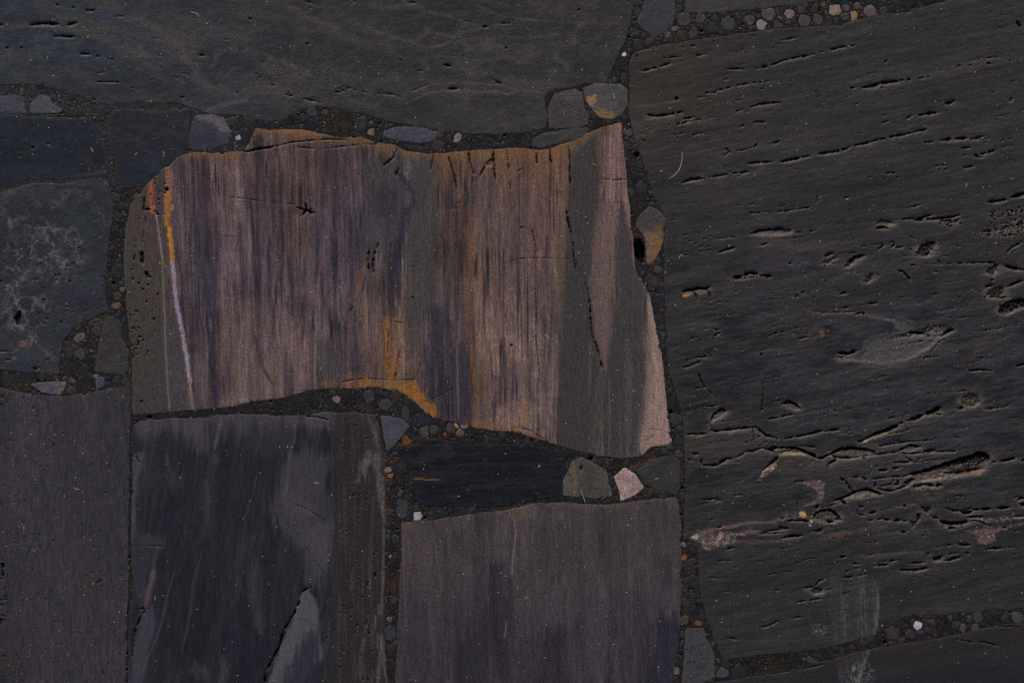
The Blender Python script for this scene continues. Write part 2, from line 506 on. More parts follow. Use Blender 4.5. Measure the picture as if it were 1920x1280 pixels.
    def part(self, name, pts, mat, label=None, rag=1.5):
        self.parts.append((name, np.asarray(pts, float), mat, label, rag))
    def build(self, name, mat, label, cat='stone slab', group=None, depth=TH):
        xs = 0.5 * (self.xs[1:] + self.xs[:-1]); ys = 0.5 * (self.ys[1:] + self.ys[:-1])
        cm = inside(self.poly, xs, ys)
        # snap border vertices onto the outline
        vc = np.zeros(self.X.shape, np.int32)
        vc[:-1, :-1] += cm; vc[:-1, 1:] += cm; vc[1:, :-1] += cm; vc[1:, 1:] += cm
        bd = (vc > 0) & (vc < 4) & (self.D < 5)
        X, Y, H = self.X.copy(), self.Y.copy(), self.H.copy()
        X[bd] = self.NX[bd]; Y[bd] = self.NY[bd]
        C = albedo(self.C).astype(np.float32)
        lab = np.zeros(cm.shape, np.int32)
        GXc, GYc = np.meshgrid(xs, ys)
        for n, (pn, pp, pm, pl, rag) in enumerate(self.parts, 1):
            lo = pp.min(0) - 8; hi = pp.max(0) + 8
            i0, i1 = np.searchsorted(xs, [lo[0], hi[0]]); j0, j1 = np.searchsorted(ys, [lo[1], hi[1]])
            m = inside(outline(pp, rag * 0.5, 3, 1, n), xs[i0:i1], ys[j0:j1])
            lab[j0:j1, i0:i1][m] = n
        cx, cy = self.poly.mean(0)
        if self.parts:
            root = bpy.data.objects.new(name, None)
            scene.collection.objects.link(root)
            body = mesh_from_cells('stone_body', cm & (lab == 0), X, Y, H, C, mat, depth, root)
            for n, (pn, pp, pm, pl, rag) in enumerate(self.parts, 1):
                q = cm & (lab == n)
                if q.sum() < 2: continue
                o = mesh_from_cells(pn, q, X, Y, H, C, pm or mat, 14.0, root)
                if pl: o['label'] = pl
        else:
            root = mesh_from_cells(name, cm, X, Y, H, C, mat, depth)
        return tag(root, label, cat, group)
def A_(s): return P(0, s)
W_, E_, N_, S_ = -400, 2320, -400, 1680
G_BIG = 'large stone slabs'
G_MID = 'small stones set between the slabs'

m_grey = stone_mat('grey_slate', 5, 0.50, 0.25, 0.7, 0.5, 0.30, fleck=0.16)
m_blue = stone_mat('blue_black_slate', 12, 0.45, 0.30, 0.35, 0.45, 0.30, fleck=0.10)
m_purple = stone_mat('banded_purple_stone', 92, 0.50, 0.42, 0.35, 0.5, 0.28, fleck=0.20)
m_dark = stone_mat('dark_bedded_slate', 10, 0.38, 0.25, 0.7, 0.48, 0.30, fleck=0.10)
m_vert = stone_mat('dark_upright_slate', 88, 0.30, 0.35, 0.60, 0.5, 0.30, fleck=0.10)
m_crust = stone_mat('mineral_crust', 10, 0.75, 0.10, 1.0, 0.45, 0.5, gs=1500, fleck=0.5)

# ---------------- 1 wide grey slab, upper left
a = Stone(A_("-400,140 -60,150 0,160 60,158 130,172 175,192 215,198 260,195 330,192 352,200 380,210 400,213 440,216 473,223 505,228 535,224 564,206 600,201 640,206 680,213 707,222 741,230 788,237 831,247 868,251 942,252 969,250 996,247 1023,240 1026,218 1021,188 1024,175 1043,168 1077,163 1092,158 1120,156 1137,154 1146,134 1160,100 1176,67 1184,34 1191,0 1200,-400 -400,-400"),
          (50, 50, 52), 1)
X, Y = a.X, a.Y
a.C += (sst(700, -100, X)[..., None] * np.array([-8, -1, 7]) - sst(500, 1100, X)[..., None] * np.array([3, 3, 6]))
a.tone(0.16, 180, 60, 8, 1); a.tone(0.14, 46, 9, 5, 2); a.tone(0.5, 240, 34, -8, 3, tint=(62, 59, 56))
a.tone(0.22, 30, 5, 20, 4, tint=(66, 63, 60))
a.tone(.20, 12, 6, 12, 6, 3); a.tone(0.65, 90, 22, -14, 7, tint=(70, 66, 63)); a.tone(0.35, 120, 40, 4, 8, tint=(40, 41, 44))
a.net(A_("250,20 600,60 1000,20 1180,0 1150,120 900,180 560,190 300,120"), (74, 70, 66), .7, 60, .09, 40)
a.net(A_('-60,0 1180,0 1150,120 1020,180 700,210 0,150'), (72, 69, 66), .4, 110, .08, 30)
a.edge_tint((60, 56, 52), 0.25, 10)
wl = (80, 76, 73)
for s, w, al in (("1020,290 1080,370 1110,430 1170,500", 30, .3), ("1150,620 1250,580 1400,545", 14, .45), ("1480,310 1640,370 1750,430", 14, .4),
              ("700,100 850,140 960,220 1020,290", 24, .22), ("570,230 640,265 760,290 840,310", 16, .3), ("1170,500 1300,530 1420,520 1500,480", 40, .22),
              ("1500,500 1640,530 1760,580", 18, .25), ("0,140 200,150 420,160", 14, .25), ("1600,40 1700,100 1905,160", 22, .25)):
    a.stroke(P(1, s), w / 1.8, wl, min(.8, al * 1.5), 0.95, 1.8, fs=7)
a.stroke(P(1, "1620,30 1720,95 1800,130 1905,160"), 4, (88, 68, 50), .35, 0.9, 1)
for s, w, al in (("360,580 420,550 480,520 560,508 620,512 700,508 780,515 860,512 930,528 980,512 1070,508 1150,520", 5, .55),
              ("400,510 480,470 600,465 700,465 800,468 900,480 980,505", 4, .5), ("100,120 200,180 300,210 420,240", 12, .35),
              ("450,60 600,90 700,130 790,150", 9, .3), ("500,270 600,240 640,190 780,160 900,135 1000,115 1100,115", 5, .4),
              ("700,10 800,50 900,90 1100,115 1300,130 1500,135", 5, .3), ("500,270 600,240 700,215 820,205", 4, .3),
              ("860,200 1020,215 1150,205 1250,180", 5, .35), ("500,310 640,320 760,340 900,330 1060,310", 5, .3), ("0,20 150,25 300,40 420,20", 16, .3),
              ("420,230 470,190 490,150", 9, .3), ("720,385 800,340 860,345", 5, .25), ("500,180 640,220 760,300", 10, .2)):
    a.stroke(P(2, s), w / 2.2, wl, min(.85, al * 1.5), 0.9, 2.0, fs=6)
for s, w in (("170,140 230,132 330,135", 5), ("375,140 425,127", 3.5), ("300,203 420,205", 3.5), ("440,300 500,303", 3), ("540,315 560,318", 2.4),
             ("480,60 520,60", 2.4), ("860,215 912,222", 2), ("1110,308 1145,310", 2), ("885,310 905,312", 2.4), ("535,460 600,457 660,460", 2.2),
             ("540,412 600,402", 1.2), ("1005,545 1030,543", 2.8), ("1590,528 1635,536", 3), ("1230,215 1280,224", 1.6), ("640,95 690,92", 1.8),
             ("1710,8 1740,18", 2.4), ("1730,40 1738,46", 2.4), ("1750,22 1785,38", 1.8), ("1870,510 1905,520", 2), ("1640,480 1650,490", 2), ("610,190 650,194", 1.6),
             ("0,140 20,142", 3), ("1690,550 1790,575", 1.6), ("1500,470 1540,480", 1.4), ("1015,410 1060,420", 1.4), ("970,432 1010,440", 1.2)):
    a.carve(P(1, s), w * 0.9)
for s, w in (("595,497 660,495", 3), ("835,440 880,462 905,472", 3), ("570,362 612,370", 2.6), ("790,152 812,150", 3.4), ("890,132 942,130", 2),
             ("400,505 430,495 490,470", 1.4), ("220,525 290,528 335,548", 1.8), ("30,490 80,500", 1.6), ("430,395 460,400", 1.4), ("120,510 150,522", 1.6),
             ("380,12 410,18", 2), ("975,240 1000,240", 1.2), ("1320,60 1345,52", 1.6), ("640,470 700,470", 1.2), ("700,300 740,310", 1.0)):
    a.carve(P(2, s), w * 0.9)
for z, s in ((1, "120,268,3 40,268,3 320,28,3 410,42,3 465,572,3 525,556,3 1715,243,3 1325,518,2 240,478,2 625,332,2 1395,105,3 700,460,1.5 985,288,1.5 1600,415,1.5 160,300,1.2 740,490,2 905,378,2 845,445,1.2 1220,380,1.5 1500,250,1.5 80,490,1.8"),
             (2, "330,335,2.5 920,268,2.5 1330,55,2 690,118,1.5 755,240,1.4 870,238,1.4 1060,97,1.4 1150,45,1.2 75,8,2.2 795,35,1.6 1540,150,1.6 560,180,1.2 1020,320,1.2 1605,8,2 600,280,1.2")):
    for q in s.split():
        x, y, r = map(float, q.split(',')); p = P(z, f"{x},{y}")[0]
        a.hole(p[0], p[1], r * 0.8, r * 0.62)
a.porous(P(2, "-500,400 0,440 120,480 330,560 200,600 0,590 -300,560"), -0.02, 3.2, 2.0, 2.2, 26, 5)
a.porous(P(2, "-60,-10 200,20 500,60 820,150 700,180 400,150 0,60"), -0.14, 3.2, 2.0, 2, 26, -15)
a.halo((70, 65, 58), .5, 8)
a.build('stone_block', m_grey, 'wide grey slab across the top left, with pale wisps and small dark pits', group=G_BIG)

# ---------------- 2, 3, 4 blue black stones on the left
b = Stone(A_("-400,222 -60,214 0,215 60,217 120,219 172,222 176,240 190,262 200,285 203,318 199,326 150,330 110,337 60,335 20,348 -60,356 -400,350"), (33, 37, 45), 2)
b.tone(.14, 9, 5, 0, 9, 3); b.net(A_('-60,214 172,222 200,320 60,335 -60,350'), (66, 63, 64), .4, 40, .08, 14); b.tone(0.22, 90, 20, 0, 1); b.tone(0.4, 40, 12, 0, 2, tint=(46, 46, 48)); b.edge_tint((62, 60, 58), 0.4, 7)
b.stroke(P(1, "330,1040 400,1000 500,980 600,965"), 7, (72, 66, 62), .6, .9, 1.2)
b.stroke(P(1, "180,830 240,800 300,830"), 7, (58, 56, 54), .5, .9, 1.2)
b.porous(P(1, "240,790 400,770 520,840 400,900 250,850"), -0.16, 3, 3, 1.8, 12)
for s in ("175,830 190,822", "105,868 115,874", "265,800 275,806"): b.carve(P(1, s), 2.6)
b.build('stone_block', m_blue, 'flat blue-black slab with a frayed lower edge at the left border under the pale chips', group=G_BIG)
b = Stone(P(1, "615,640 640,612 700,600 850,625 960,610 1060,605 1065,650 1048,720 1062,780 1048,835 990,880 900,950 800,1040 720,1055 655,1030 640,900 612,800 600,720"), (40, 42, 48), 3)
b.C -= sst(250, 340, b.Y)[..., None] * np.array([8, 6, 3])
b.tone(.14, 9, 5, 0, 9, 3); b.tone(0.22, 60, 14, -16, 1); b.tone(0.30, 70, 3.5, -22, 2, tint=(54, 52, 54)); b.edge_tint((64, 62, 62), 0.35, 5)
b.patch(P(1, "700,600 850,620 1000,620 1000,690 850,690 700,670"), (44, 42, 40), .7, 14, 10, .3)
b.stroke(P(1, "1050,742 1160,742"), 2, (66, 64, 66), .5)
b.hole(*P(1, "1060,732")[0], 2.4); b.hole(*P(1, "922,934")[0], 2.2)
b.build('stone_block', m_blue, 'blue-black wedge-shaped slab pointing down at the top left corner of the purple slab', group=G_BIG)
b = Stone(A_("-400,368 0,362 20,354 60,343 110,345 150,338 196,333 206,352 212,372 213,400 206,430 203,470 196,520 199,560 203,582 188,590 165,600 140,612 120,636 112,664 110,700 60,700 0,692 -400,680"), (45, 48, 53), 4)
b.tone(0.20, 90, 60, 0, 1); b.tone(0.5, 60, 36, 15, 2, tint=(36, 40, 47)); b.tone(0.10, 14, 9, 0, 3)
vein = (92, 84, 82)
for z, s, w, al in ((4, "40,-60 70,60 130,30 260,20", 18, .4), (4, "160,70 190,100 200,150 180,190 170,220", 20, .5), (4, "300,-20 380,60 415,110 400,160 340,200 350,230 380,240", 13, .6),
              (4, "150,225 100,300 60,350 40,390 55,440 20,470 0,490", 18, .6), (4, "20,420 60,500 110,540", 26, .5), (4, "20,540 100,548 170,580 230,670 300,720", 16, .6),
              (4, "260,20 300,5 340,60", 8, .4), (4, "350,205 320,215 280,200 200,150", 7, .3), (1, "0,1120 60,1060 130,1010 260,1020 400,1030 600,1025", 12, .4),
              (1, "20,1240 10,1150 60,1100", 8, .35), (4, "220,640 290,700 350,740", 9, .4), (4, "340,210 380,280 400,295", 8, .5),
              (4, "0,340 60,350 110,300 150,260 240,240", 9, .3), (1, "170,1090 240,1150 320,1160 420,1200", 6, .25), (1, "430,1060 520,1120 560,1200 600,1280", 7, .25)):
    b.stroke(P(z, s), w / 2.977 * 1.1, vein, al * .75, .95, 3.4, fs=3.2)
b.net(P(4, "0,-80 240,-60 460,0 470,200 300,330 240,640 380,760 200,720 60,560 0,500"), (104, 95, 92), .95, 26, .17, 12)
b.net(P(1, "0,1060 250,1040 600,1040 640,1280 400,1400 0,1400"), (84, 78, 78), .75, 34, .12, 14)
b.tone(.16, 10, 8, 0, 8, 3)
b.stroke(P(4, "70,120 100,118 95,150"), 3, (110, 72, 40), .7)
b.stroke(P('E', "0,828 60,830 150,885"), 2.4, (92, 74, 58), .6)
b.patch(P('E', "300,480 360,450 400,500 300,560 230,640 170,640 220,560"), (112, 86, 76), .75, 3, 7, .5, 5)
b.patch(P('E', "120,700 200,690 180,735 120,730"), (120, 98, 92), .6, 2, 4, .5, 5)
b.patch(P('E', "300,570 380,550 440,620 500,700 380,780 200,700"), (54, 57, 66), .6, 6, 4)
b.patch(P('E', "100,760 300,740 500,760 460,860 200,900 60,850"), (42, 47, 53), .7, 8, 5)
b.carve(P('E', "0,632 90,632 160,640"), 1.3); b.carve(P('E', "40,735 130,735"), 1.2); b.carve(P('E', "790,95 860,110"), 1.3)
b.pit(P('E', "165,235 230,145 258,150 255,220 240,260 248,310 200,320 175,270"), 9, 1.5, (14, 13, 11), .6)
b.pit(P('E', "385,830 420,812 470,828 440,860 400,866"), 5, 2.5, (14, 13, 11), .6)
for q in "205,280,2.2 222,277,2.4 410,190,2.6 568,265,2.2 662,212,2.6 245,393,3 375,455,2.2 405,460,2.4 340,518,3.2 260,500,3 215,525,2.8 110,413,2.4 690,48,3.4 165,175,2 120,215,1.8 390,290,3 310,255,3 450,478,2 185,300,1.6 60,250,1.6 8,288,3 20,180,2 145,215,1.6 330,250,2.4 440,105,2 300,370,1.4 165,370,1.8 520,200,1.6".split():
    x, y, r = map(float, q.split(',')); p = P(4, f"{x},{y}")[0]
    b.hole(p[0], p[1], r * .62)
for q in "180,1130,2 210,1250,2 40,1050,3 120,1200,1.8 330,1110,1.6 520,1225,2 30,1160,2 440,1180,1.4".split():
    x, y, r = map(float, q.split(',')); p = P(1, f"{x},{y}")[0]
    b.hole(p[0], p[1], r * .6)
b.porous(P(4, "0,130 300,100 600,250 600,480 300,560 80,600 0,500"), -0.16, 3.5, 3, 2.5, 14)
b.porous(P('E', "400,680 500,640 640,720 640,860 500,860"), -0.08, 3, 3, 2.0, 8)
b.edge_tint((60, 57, 54), 0.25, 6)
b.build('stone_block', m_blue, 'dark blue-grey slab crossed by a net of pale veins, halfway down the left side', group=G_BIG)

# ---------------- 5 banded purple slab in the centre
c = Stone(A_("478,241 500,243 560,243 600,250 640,258 680,257 703,268 738,270 760,283 800,289 830,287 870,283 920,280 975,277 1000,281 1030,280 1048,272 1075,265 1100,250 1125,240 1165,229 1167,250 1172,300 1176,345 1180,390 1186,450 1191,497 1204,527 1218,554 1231,618 1241,665 1248,732 1255,800 1261,828 1241,835 1221,838 1208,850 1198,857 1144,857 1090,846 1050,835 1010,821 976,813 936,806 895,803 855,793 808,781 788,763 774,749 741,731 707,726 674,727 640,728 584,729 537,746 470,754 417,763 370,768 302,773 249,778 247,732 248,675 240,600 235,564 232,480 235,430 243,386 269,353 302,319 336,292 363,285 403,288 453,284 467,269 474,252"),
          (84, 73, 73), 5, amp=0.9); c.asp = 4.0
X, Y = c.X, c.Y
U = X - (Y - 500) * 0.035 * np.clip((900 - X) / 600, 0, 1)          # bands lean to the right on the left side
ALL = (slice(None), slice(None))
tt = np.clip((Y - 250) / 550, 0, 1)
stops_t = [(235, (64, 59, 56)), (300, (62, 58, 55)), (318, (74, 67, 66)), (350, (72, 62, 68)), (380, (62, 56, 64)), (398, (68, 58, 66)), (430, (78, 68, 72)), (470, (76, 66, 70)), (520, (72, 62, 68)),
           (560, (78, 66, 66)), (610, (66, 58, 66)), (650, (64, 57, 68)), (700, (66, 63, 67)), (740, (58, 56, 62)), (772, (66, 64, 64)), (810, (66, 63, 60)), (826, (82, 68, 60)), (850, (72, 60, 56)), (880, (84, 68, 56)),
           (910, (88, 74, 68)), (960, (82, 68, 62)), (1000, (84, 68, 58)), (1050, (94, 76, 64)), (1068, (84, 70, 58)), (1078, (63, 61, 56)), (1110, (64, 61, 56)), (1122, (82, 68, 62)), (1150, (108, 88, 82)), (1172, (112, 92, 86)), (1262, (90, 78, 76))]
stops_b = [(235, (58, 55, 52)), (300, (60, 57, 55)), (330, (66, 60, 60)), (370, (64, 57, 60)), (402, (58, 52, 58)), (412, (92, 78, 74)), (440, (92, 78, 74)), (480, (76, 67, 68)), (520, (88, 74, 72)),
           (575, (84, 71, 70)), (592, (66, 61, 60)), (640, (82, 70, 68)), (680, (86, 72, 68)), (720, (96, 76, 62)), (760, (88, 74, 64)), (800, (76, 65, 64)), (822, (52, 48, 54)), (850, (62, 56, 60)), (884, (58, 54, 60)),
           (892, (92, 76, 66)), (940, (98, 82, 74)), (990, (98, 84, 78)), (1030, (98, 84, 80)), (1041, (94, 80, 76)), (1049, (58, 56, 52)), (1100, (56, 54, 52)), (1120, (66, 60, 58)), (1150, (56, 54, 52)), (1180, (66, 61, 62)), (1210, (74, 67, 64)), (1235, (100, 86, 78)), (1262, (130, 112, 104))]
for k in range(3):
    ct = np.interp(U + 5 * fbm(X / 40, Y / 160, 71, 3), [s[0] for s in stops_t], [s[1][k] for s in stops_t])
    cb = np.interp(U + 5 * fbm(X / 40, Y / 160, 73, 3), [s[0] for s in stops_b], [s[1][k] for s in stops_b])
    c.C[..., k] = ct * (1 - sst(0.2, 0.85, tt)) + cb * sst(0.2, 0.85, tt)
c.C *= 1.04
reg = sst(318, 345, U) * (1 - 0.7 * sst(1040, 1062, X) * (1 - sst(1120, 1130, X)))
s1 = fba(U / 15, Y / 150, 81, 4, .65); s2 = fba(U / 5, Y / 110, 83, 3, .7); s3 = fbm(X / 60, Y / 90, 85, 3)
rgt = 1 - .5 * sst(870, 920, X)
c.C *= (1 + rgt * reg * (0.30 * s1 + 0.17 * s2 + 0.20 * s3))[..., None]
c.C *= (1 + reg * 0.20 * fba(U / 2.4, Y / 90, 84, 2) + 0.08 * fba(U / 3.2, Y / 30, 184, 2))[..., None]
c.blend(ALL, reg * 0.22 * sst(900, 700, X) * sst(0.25, 0.6, fba(U / 3, Y / 130, 98, 2)), (112, 92, 84))
c.blend(ALL, reg * 0.85 * sst(0.2, 0.45, fba(U / 2.8, Y / 120, 88, 2)) * sst(-.1, .4, fbm(X / 40, Y / 60, 86, 2)), (38, 33, 40))
aa = reg * 0.6 * sst(0.12, 0.6, fba(U / 9, Y / 120, 87, 3)) * sst(1080, 1000, X)
c.blend(ALL, np.clip(aa * 1.15, 0, .85), (42, 40, 52))
aa = reg * 0.5 * sst(0.15, 0.6, fba(U / 8, Y / 140, 89, 3))
c.blend(ALL, aa * .75, (104, 84, 76))
c.blend(ALL, .6 * sst(-.05, .45, fbm(X / 36, Y / 90, 191, 4)) * sst(880, 900, X) * sst(1062, 1030, X), (80, 68, 74))
c.C *= (1 + .10 * fbm(X / 7, Y / 9, 192, 3))[..., None]
aa = 0.5 * sst(0.25, 0.8, fbm(X / 50, Y / 110, 91, 3)) * sst(1080, 1000, X) * sst(330, 400, X)
c.blend(ALL, aa * .7, (72, 62, 76))
# grey patches and bands
c.patch(P(2, "150,870 290,900 380,1000 400,1110 350,1230 330,1400 100,1400 150,1180 80,1000"), (62, 60, 66), .65, 26, 14, 0)
c.patch(P(2, "180,1060 300,1040 330,1150 260,1230 170,1180"), (48, 46, 58), .65, 22, 14)
c.patch(A_("772,300 815,300 818,440 815,560 790,640 768,680 757,600 766,500 762,420 772,370"), (66, 63, 63), .8, 14, 7)
c.stroke(P(2, "300,950 350,1000 400,1080 398,1140 350,1200 335,1280 290,1480 270,1600"), 11, (46, 43, 52), .75, .8, 1.0)
c.stroke(A_("752,430 745,500 748,560"), 9, (42, 42, 54), .75, .8, .8)
c.stroke(A_("380,290 386,400 388,520 397,640 406,765"), 11, (42, 41, 54), .55, .8, .9, streak=1)
c.stroke(A_("404,380 408,500 402,620"), 7, (50, 47, 58), .5, .8, .9, streak=1)
c.stroke(A_("475,620 488,680 512,722"), 5, (40, 38, 50), .8, .6, .5)
c.stroke(A_("540,480 550,560 545,600"), 6, (46, 43, 56), .5, .8, .9)
c.stroke(A_("593,580 592,650 590,722"), 3, (112, 94, 88), .7, .6, .4)
c.patch(A_("598,640 640,620 650,680 640,722 596,724"), (64, 60, 60), .55, 12, 8)
c.stroke(A_("840,560 822,620 808,690 806,760"), 17, (50, 46, 58), .65, .8, .8, streak=1)
c.stroke(A_("845,600 842,690 838,760"), 9, (58, 52, 58), .6)
c.patch(A_("843,660 870,640 886,690 888,790 860,790 846,740"), (54, 52, 60), .8, 7, 5)
c.stroke(A_("857,640 858,720 860,792"), 3, (104, 84, 72), .7, .7)
c.stroke(A_("840,400 842,480 846,560"), 16, (64, 50, 46), .55, .8, 1, streak=1)
c.stroke(A_("870,440 860,520 856,600"), 8, (54, 47, 52), .6, .8, 1, streak=1)
for s, w, al in (("875,400 880,480 878,560 877,620 886,680 888,720", 5, .75), ("884,380 888,470 884,560", 4, .4), ("912,440 906,520 900,560", 4, .35)):
    c.stroke(A_(s), w * 1.5, (112, 78, 48), al * .75, .95, 1.6, fs=8, streak=1)
c.stroke(P(5, "235,490 255,600 262,700 272,780 275,840"), 10, (126, 82, 44), .7, .95, 1.6, fs=7)
c.stroke(P(5, "260,520 285,640 290,760 292,830"), 11, (106, 80, 58), .5, .9, 1.8, fs=8)
c.stroke(P(5, "230,490 280,498 350,522"), 4, (120, 82, 48), .5, .9, 1.5)
c.stroke(P(5, "330,660 315,760 298,835"), 4, (122, 82, 46), .55, .9, 1.4)
c.stroke(P(5, "130,190 110,260 90,380 95,500"), 8, (112, 84, 62), .5, .9)
c.stroke(P(5, "130,340 120,520 110,700"), 7, (110, 82, 56), .45, .9)
c.patch(P(5, "-90,860 0,835 150,820 300,835 430,845 440,900 520,950 540,1040 560,1080 400,1000 300,920 160,880 0,900"), (112, 80, 50), .55, 16, 12, .35)
c.patch(P(5, "40,880 100,846 260,850 400,858 430,920 500,985 530,1050 480,1030 400,960 300,900 160,872"), (142, 92, 38), .8, 9, 9, .45)
c.patch(P(5, "700,1085 800,1040 900,1100 1000,1105 1100,1140 1200,1190 1180,1240 1000,1180 800,1130"), (112, 82, 52), .6, 12, 7, .2)
c.stroke(P(5, "1010,950 1020,1040 1025,1100"), 7, (130, 92, 50), .6, .9)
c.stroke(P(5, "745,960 750,1060 760,1090"), 9, (118, 84, 52), .5, .9)
aa = .5 * sst(.05, .5, fba(X / 10, Y / 70, 95, 3)) * sst(70, 10, np.abs(X - 735)) * sst(480, 700, Y)
c.blend(ALL, aa, (116, 82, 50))
aa = .35 * sst(.1, .5, fba(X / 7, Y / 120, 96, 3)) * sst(60, 10, np.abs(X - 890)) * sst(330, 430, Y)
c.blend(ALL, aa, (112, 78, 48))
# warm rim along the top
ty = np.interp(X, [330, 363, 453, 478, 600, 700, 760, 830, 900, 1030, 1075, 1165], [292, 285, 284, 241, 250, 266, 283, 287, 281, 280, 265, 229])
aa = 0.8 * (1 - sst(2, 26, Y - ty + 12 * fba(X / 12, Y / 60, 93, 3))) * sst(325, 350, X) * (1 - 0.6 * sst(1110, 1130, X))
c.blend(ALL, aa, (98, 76, 56))
c.stroke(A_("520,247 560,246 600,252"), 7, (128, 88, 48), .5, .9)
aa = 0.45 * (1 - sst(10, 110, Y - ty + 50 * fba(X / 9, Y / 160, 94, 3))) * sst(800, 840, X) * (1 - sst(1060, 1075, X))
c.blend(ALL, aa, (112, 80, 50))
# right side bands
c.patch(A_("1062,380 1074,300 1100,262 1116,252 1118,330 1110,430 1106,520 1108,560 1118,640 1122,690 1112,760 1108,850 1046,834 1045,760 1053,660 1060,540"), (59, 56.5, 57), .88, 5, 2.5, .1)
c.stroke(A_("1113,262 1120,330 1118,400"), 6, (62, 48, 42), .7, .8)
c.patch(A_("1106,560 1112,470 1120,400 1140,370 1156,400 1154,480 1146,560 1141,640 1140,700 1128,690 1118,640"), (96, 80, 76), .8, 10, 5, .15)
c.stroke(A_("1165,380 1170,470 1172,560 1156,660 1148,850"), 26, (60, 57, 58), .85, .5, .4)
c.patch(A_("1174,470 1192,500 1206,540 1214,600 1212,680 1200,760 1198,850 1170,850 1164,760 1168,640 1166,560"), (61, 58, 58), .85, 10, 5)
c.stroke(A_("1176,640 1180,720 1176,850"), 13, (78, 71, 76), .6, .9, .6)
c.stroke(A_("1124,700 1122,780 1120,850"), 12, (72, 64, 62), .5, .9, .6)
c.stroke(A_("1142,690 1143,760 1142,850"), 3, (96, 80, 70), .5, .8)
c.stroke(A_("1107,640 1106,690 1104,740"), 4, (92, 80, 78), .6, .8)
c.patch(P(5, "1715,350 1760,500 1790,700 1812,900 1832,1150 1855,1195 1740,1212 1680,1275 1664,1180 1690,1000 1715,850 1712,650 1700,500"), (128, 110, 100), .85, 7, 4, .1)
c.patch(P(5, "1700,480 1730,560 1740,800 1700,1000 1690,1180 1660,1240 1660,1050 1700,820"), (100, 86, 78), .6, 8, 5)
m_ = c.C.mean(-1, keepdims=True)
c.C = m_ + (c.C - m_) * 1.02
L_ = np.clip(m_, 5, 200)
c.C *= 1.03 * (L_ / 76.0) ** 0.16
c.C += ((sst(520, 300, Y) * sst(325, 360, X) * sst(765, 700, X))[..., None] * np.array([4, 1, -4]))
c.C *= (1 + .0 * sst(325, 360, X) * sst(765, 700, X) * (1 - .7 * sst(560, 680, Y)))[..., None]
c.patch(A_("412,600 470,560 540,600 575,660 560,735 420,762 408,700"), (102, 86, 80), .35, 24, 12)
# left strip, iron band and vein
c.patch(A_("232,386 268,354 300,322 312,318 308,372 300,430 308,500 318,600 322,700 330,772 249,778 240,600"), (64, 58, 56), .85, 7, 3, .05)
c.patch(A_("240,392 262,380 284,372 290,420 296,480 300,560 280,560 262,480 240,440"), (70, 62, 57), .6, 9, 5)
c.stroke(P(4, "905,60 910,250 915,420 930,700 940,1000"), 10, (74, 70, 70), .45, .9)
c.patch(P(4, "930,560 1010,560 1050,1010 940,1010"), (66, 63, 68), .6, 6, 3)
c.stroke(P('C', "405,770 400,900 400,1040 430,1130"), 9.5, (132, 82, 48), .85, .6, .6, taper=False)
c.stroke(P('C', "436,820 440,940 445,1050 430,1110"), 3.5, (110, 60, 46), .8, .7)
c.stroke(P('C', "360,900 370,1060"), 5, (88, 66, 56), .6, .9)
c.stroke(P(1, "860,1150 875,1220 885,1290 900,1400 905,1440"), 3.4, (122, 106, 104), .85, .5, .4, taper=False)
c.stroke(P(4, "905,150 912,300 917,450 922,600 930,750 938,900 950,1020"), 2.6, (112, 100, 84), .8, .6, .5, taper=False)
c.stroke(P(4, "905,180 930,210 955,260 968,340"), 2, (128, 78, 44), .7)
c.stroke(P('C', "600,625 605,700 610,800 630,960"), 10, (128, 90, 66), .8, .6, .6, taper=False)
c.stroke(P('C', "650,640 655,760 645,900 640,1000"), 5, (116, 92, 82), .8, .7)
c.stroke(P('C', "590,920 590,1010 600,1120 590,1280"), 9.5, (150, 102, 48), .9, .4, .7, taper=False)
c.stroke(P('C', "655,1040 665,1080 640,1120"), 5, (158, 116, 48), .8, .7)
c.stroke(P(4, "945,-10 950,60 958,120 962,180"), 7.5, (172, 116, 44), .92, .4, .6, taper=False)
c.stroke(P(4, "962,190 972,260 980,360 992,450 1008,520 1022,600 1040,700 1050,790 1060,850"), 7.0, (138, 128, 140), .92, .45, .6, taper=False)
c.stroke(P(4, "1055,840 1066,900 1074,960 1080,1015"), 4, (124, 104, 84), .85, .5, .4, taper=False)
c.stroke(P(4, "985,180 1000,280 1004,380"), 4, (104, 90, 90), .6, .7)
for q in ((1020, 575, 2.6), (1030, 640, 2), (1040, 780, 1.6)):
    p = P(4, f"{q[0]},{q[1]}")[0]; c.stroke(np.array([p - 1, p + 2]), 5, (140, 92, 52), .7, .8)
c.stroke(P(4, "1175,490 1180,560"), 3, (108, 102, 116), .6, .8); c.stroke(P(4, "1155,650 1160,720"), 3.5, (108, 102, 116), .6, .8)
c.stroke(P(4, "1160,190 1165,300"), 3, (88, 82, 92), .5, .8)
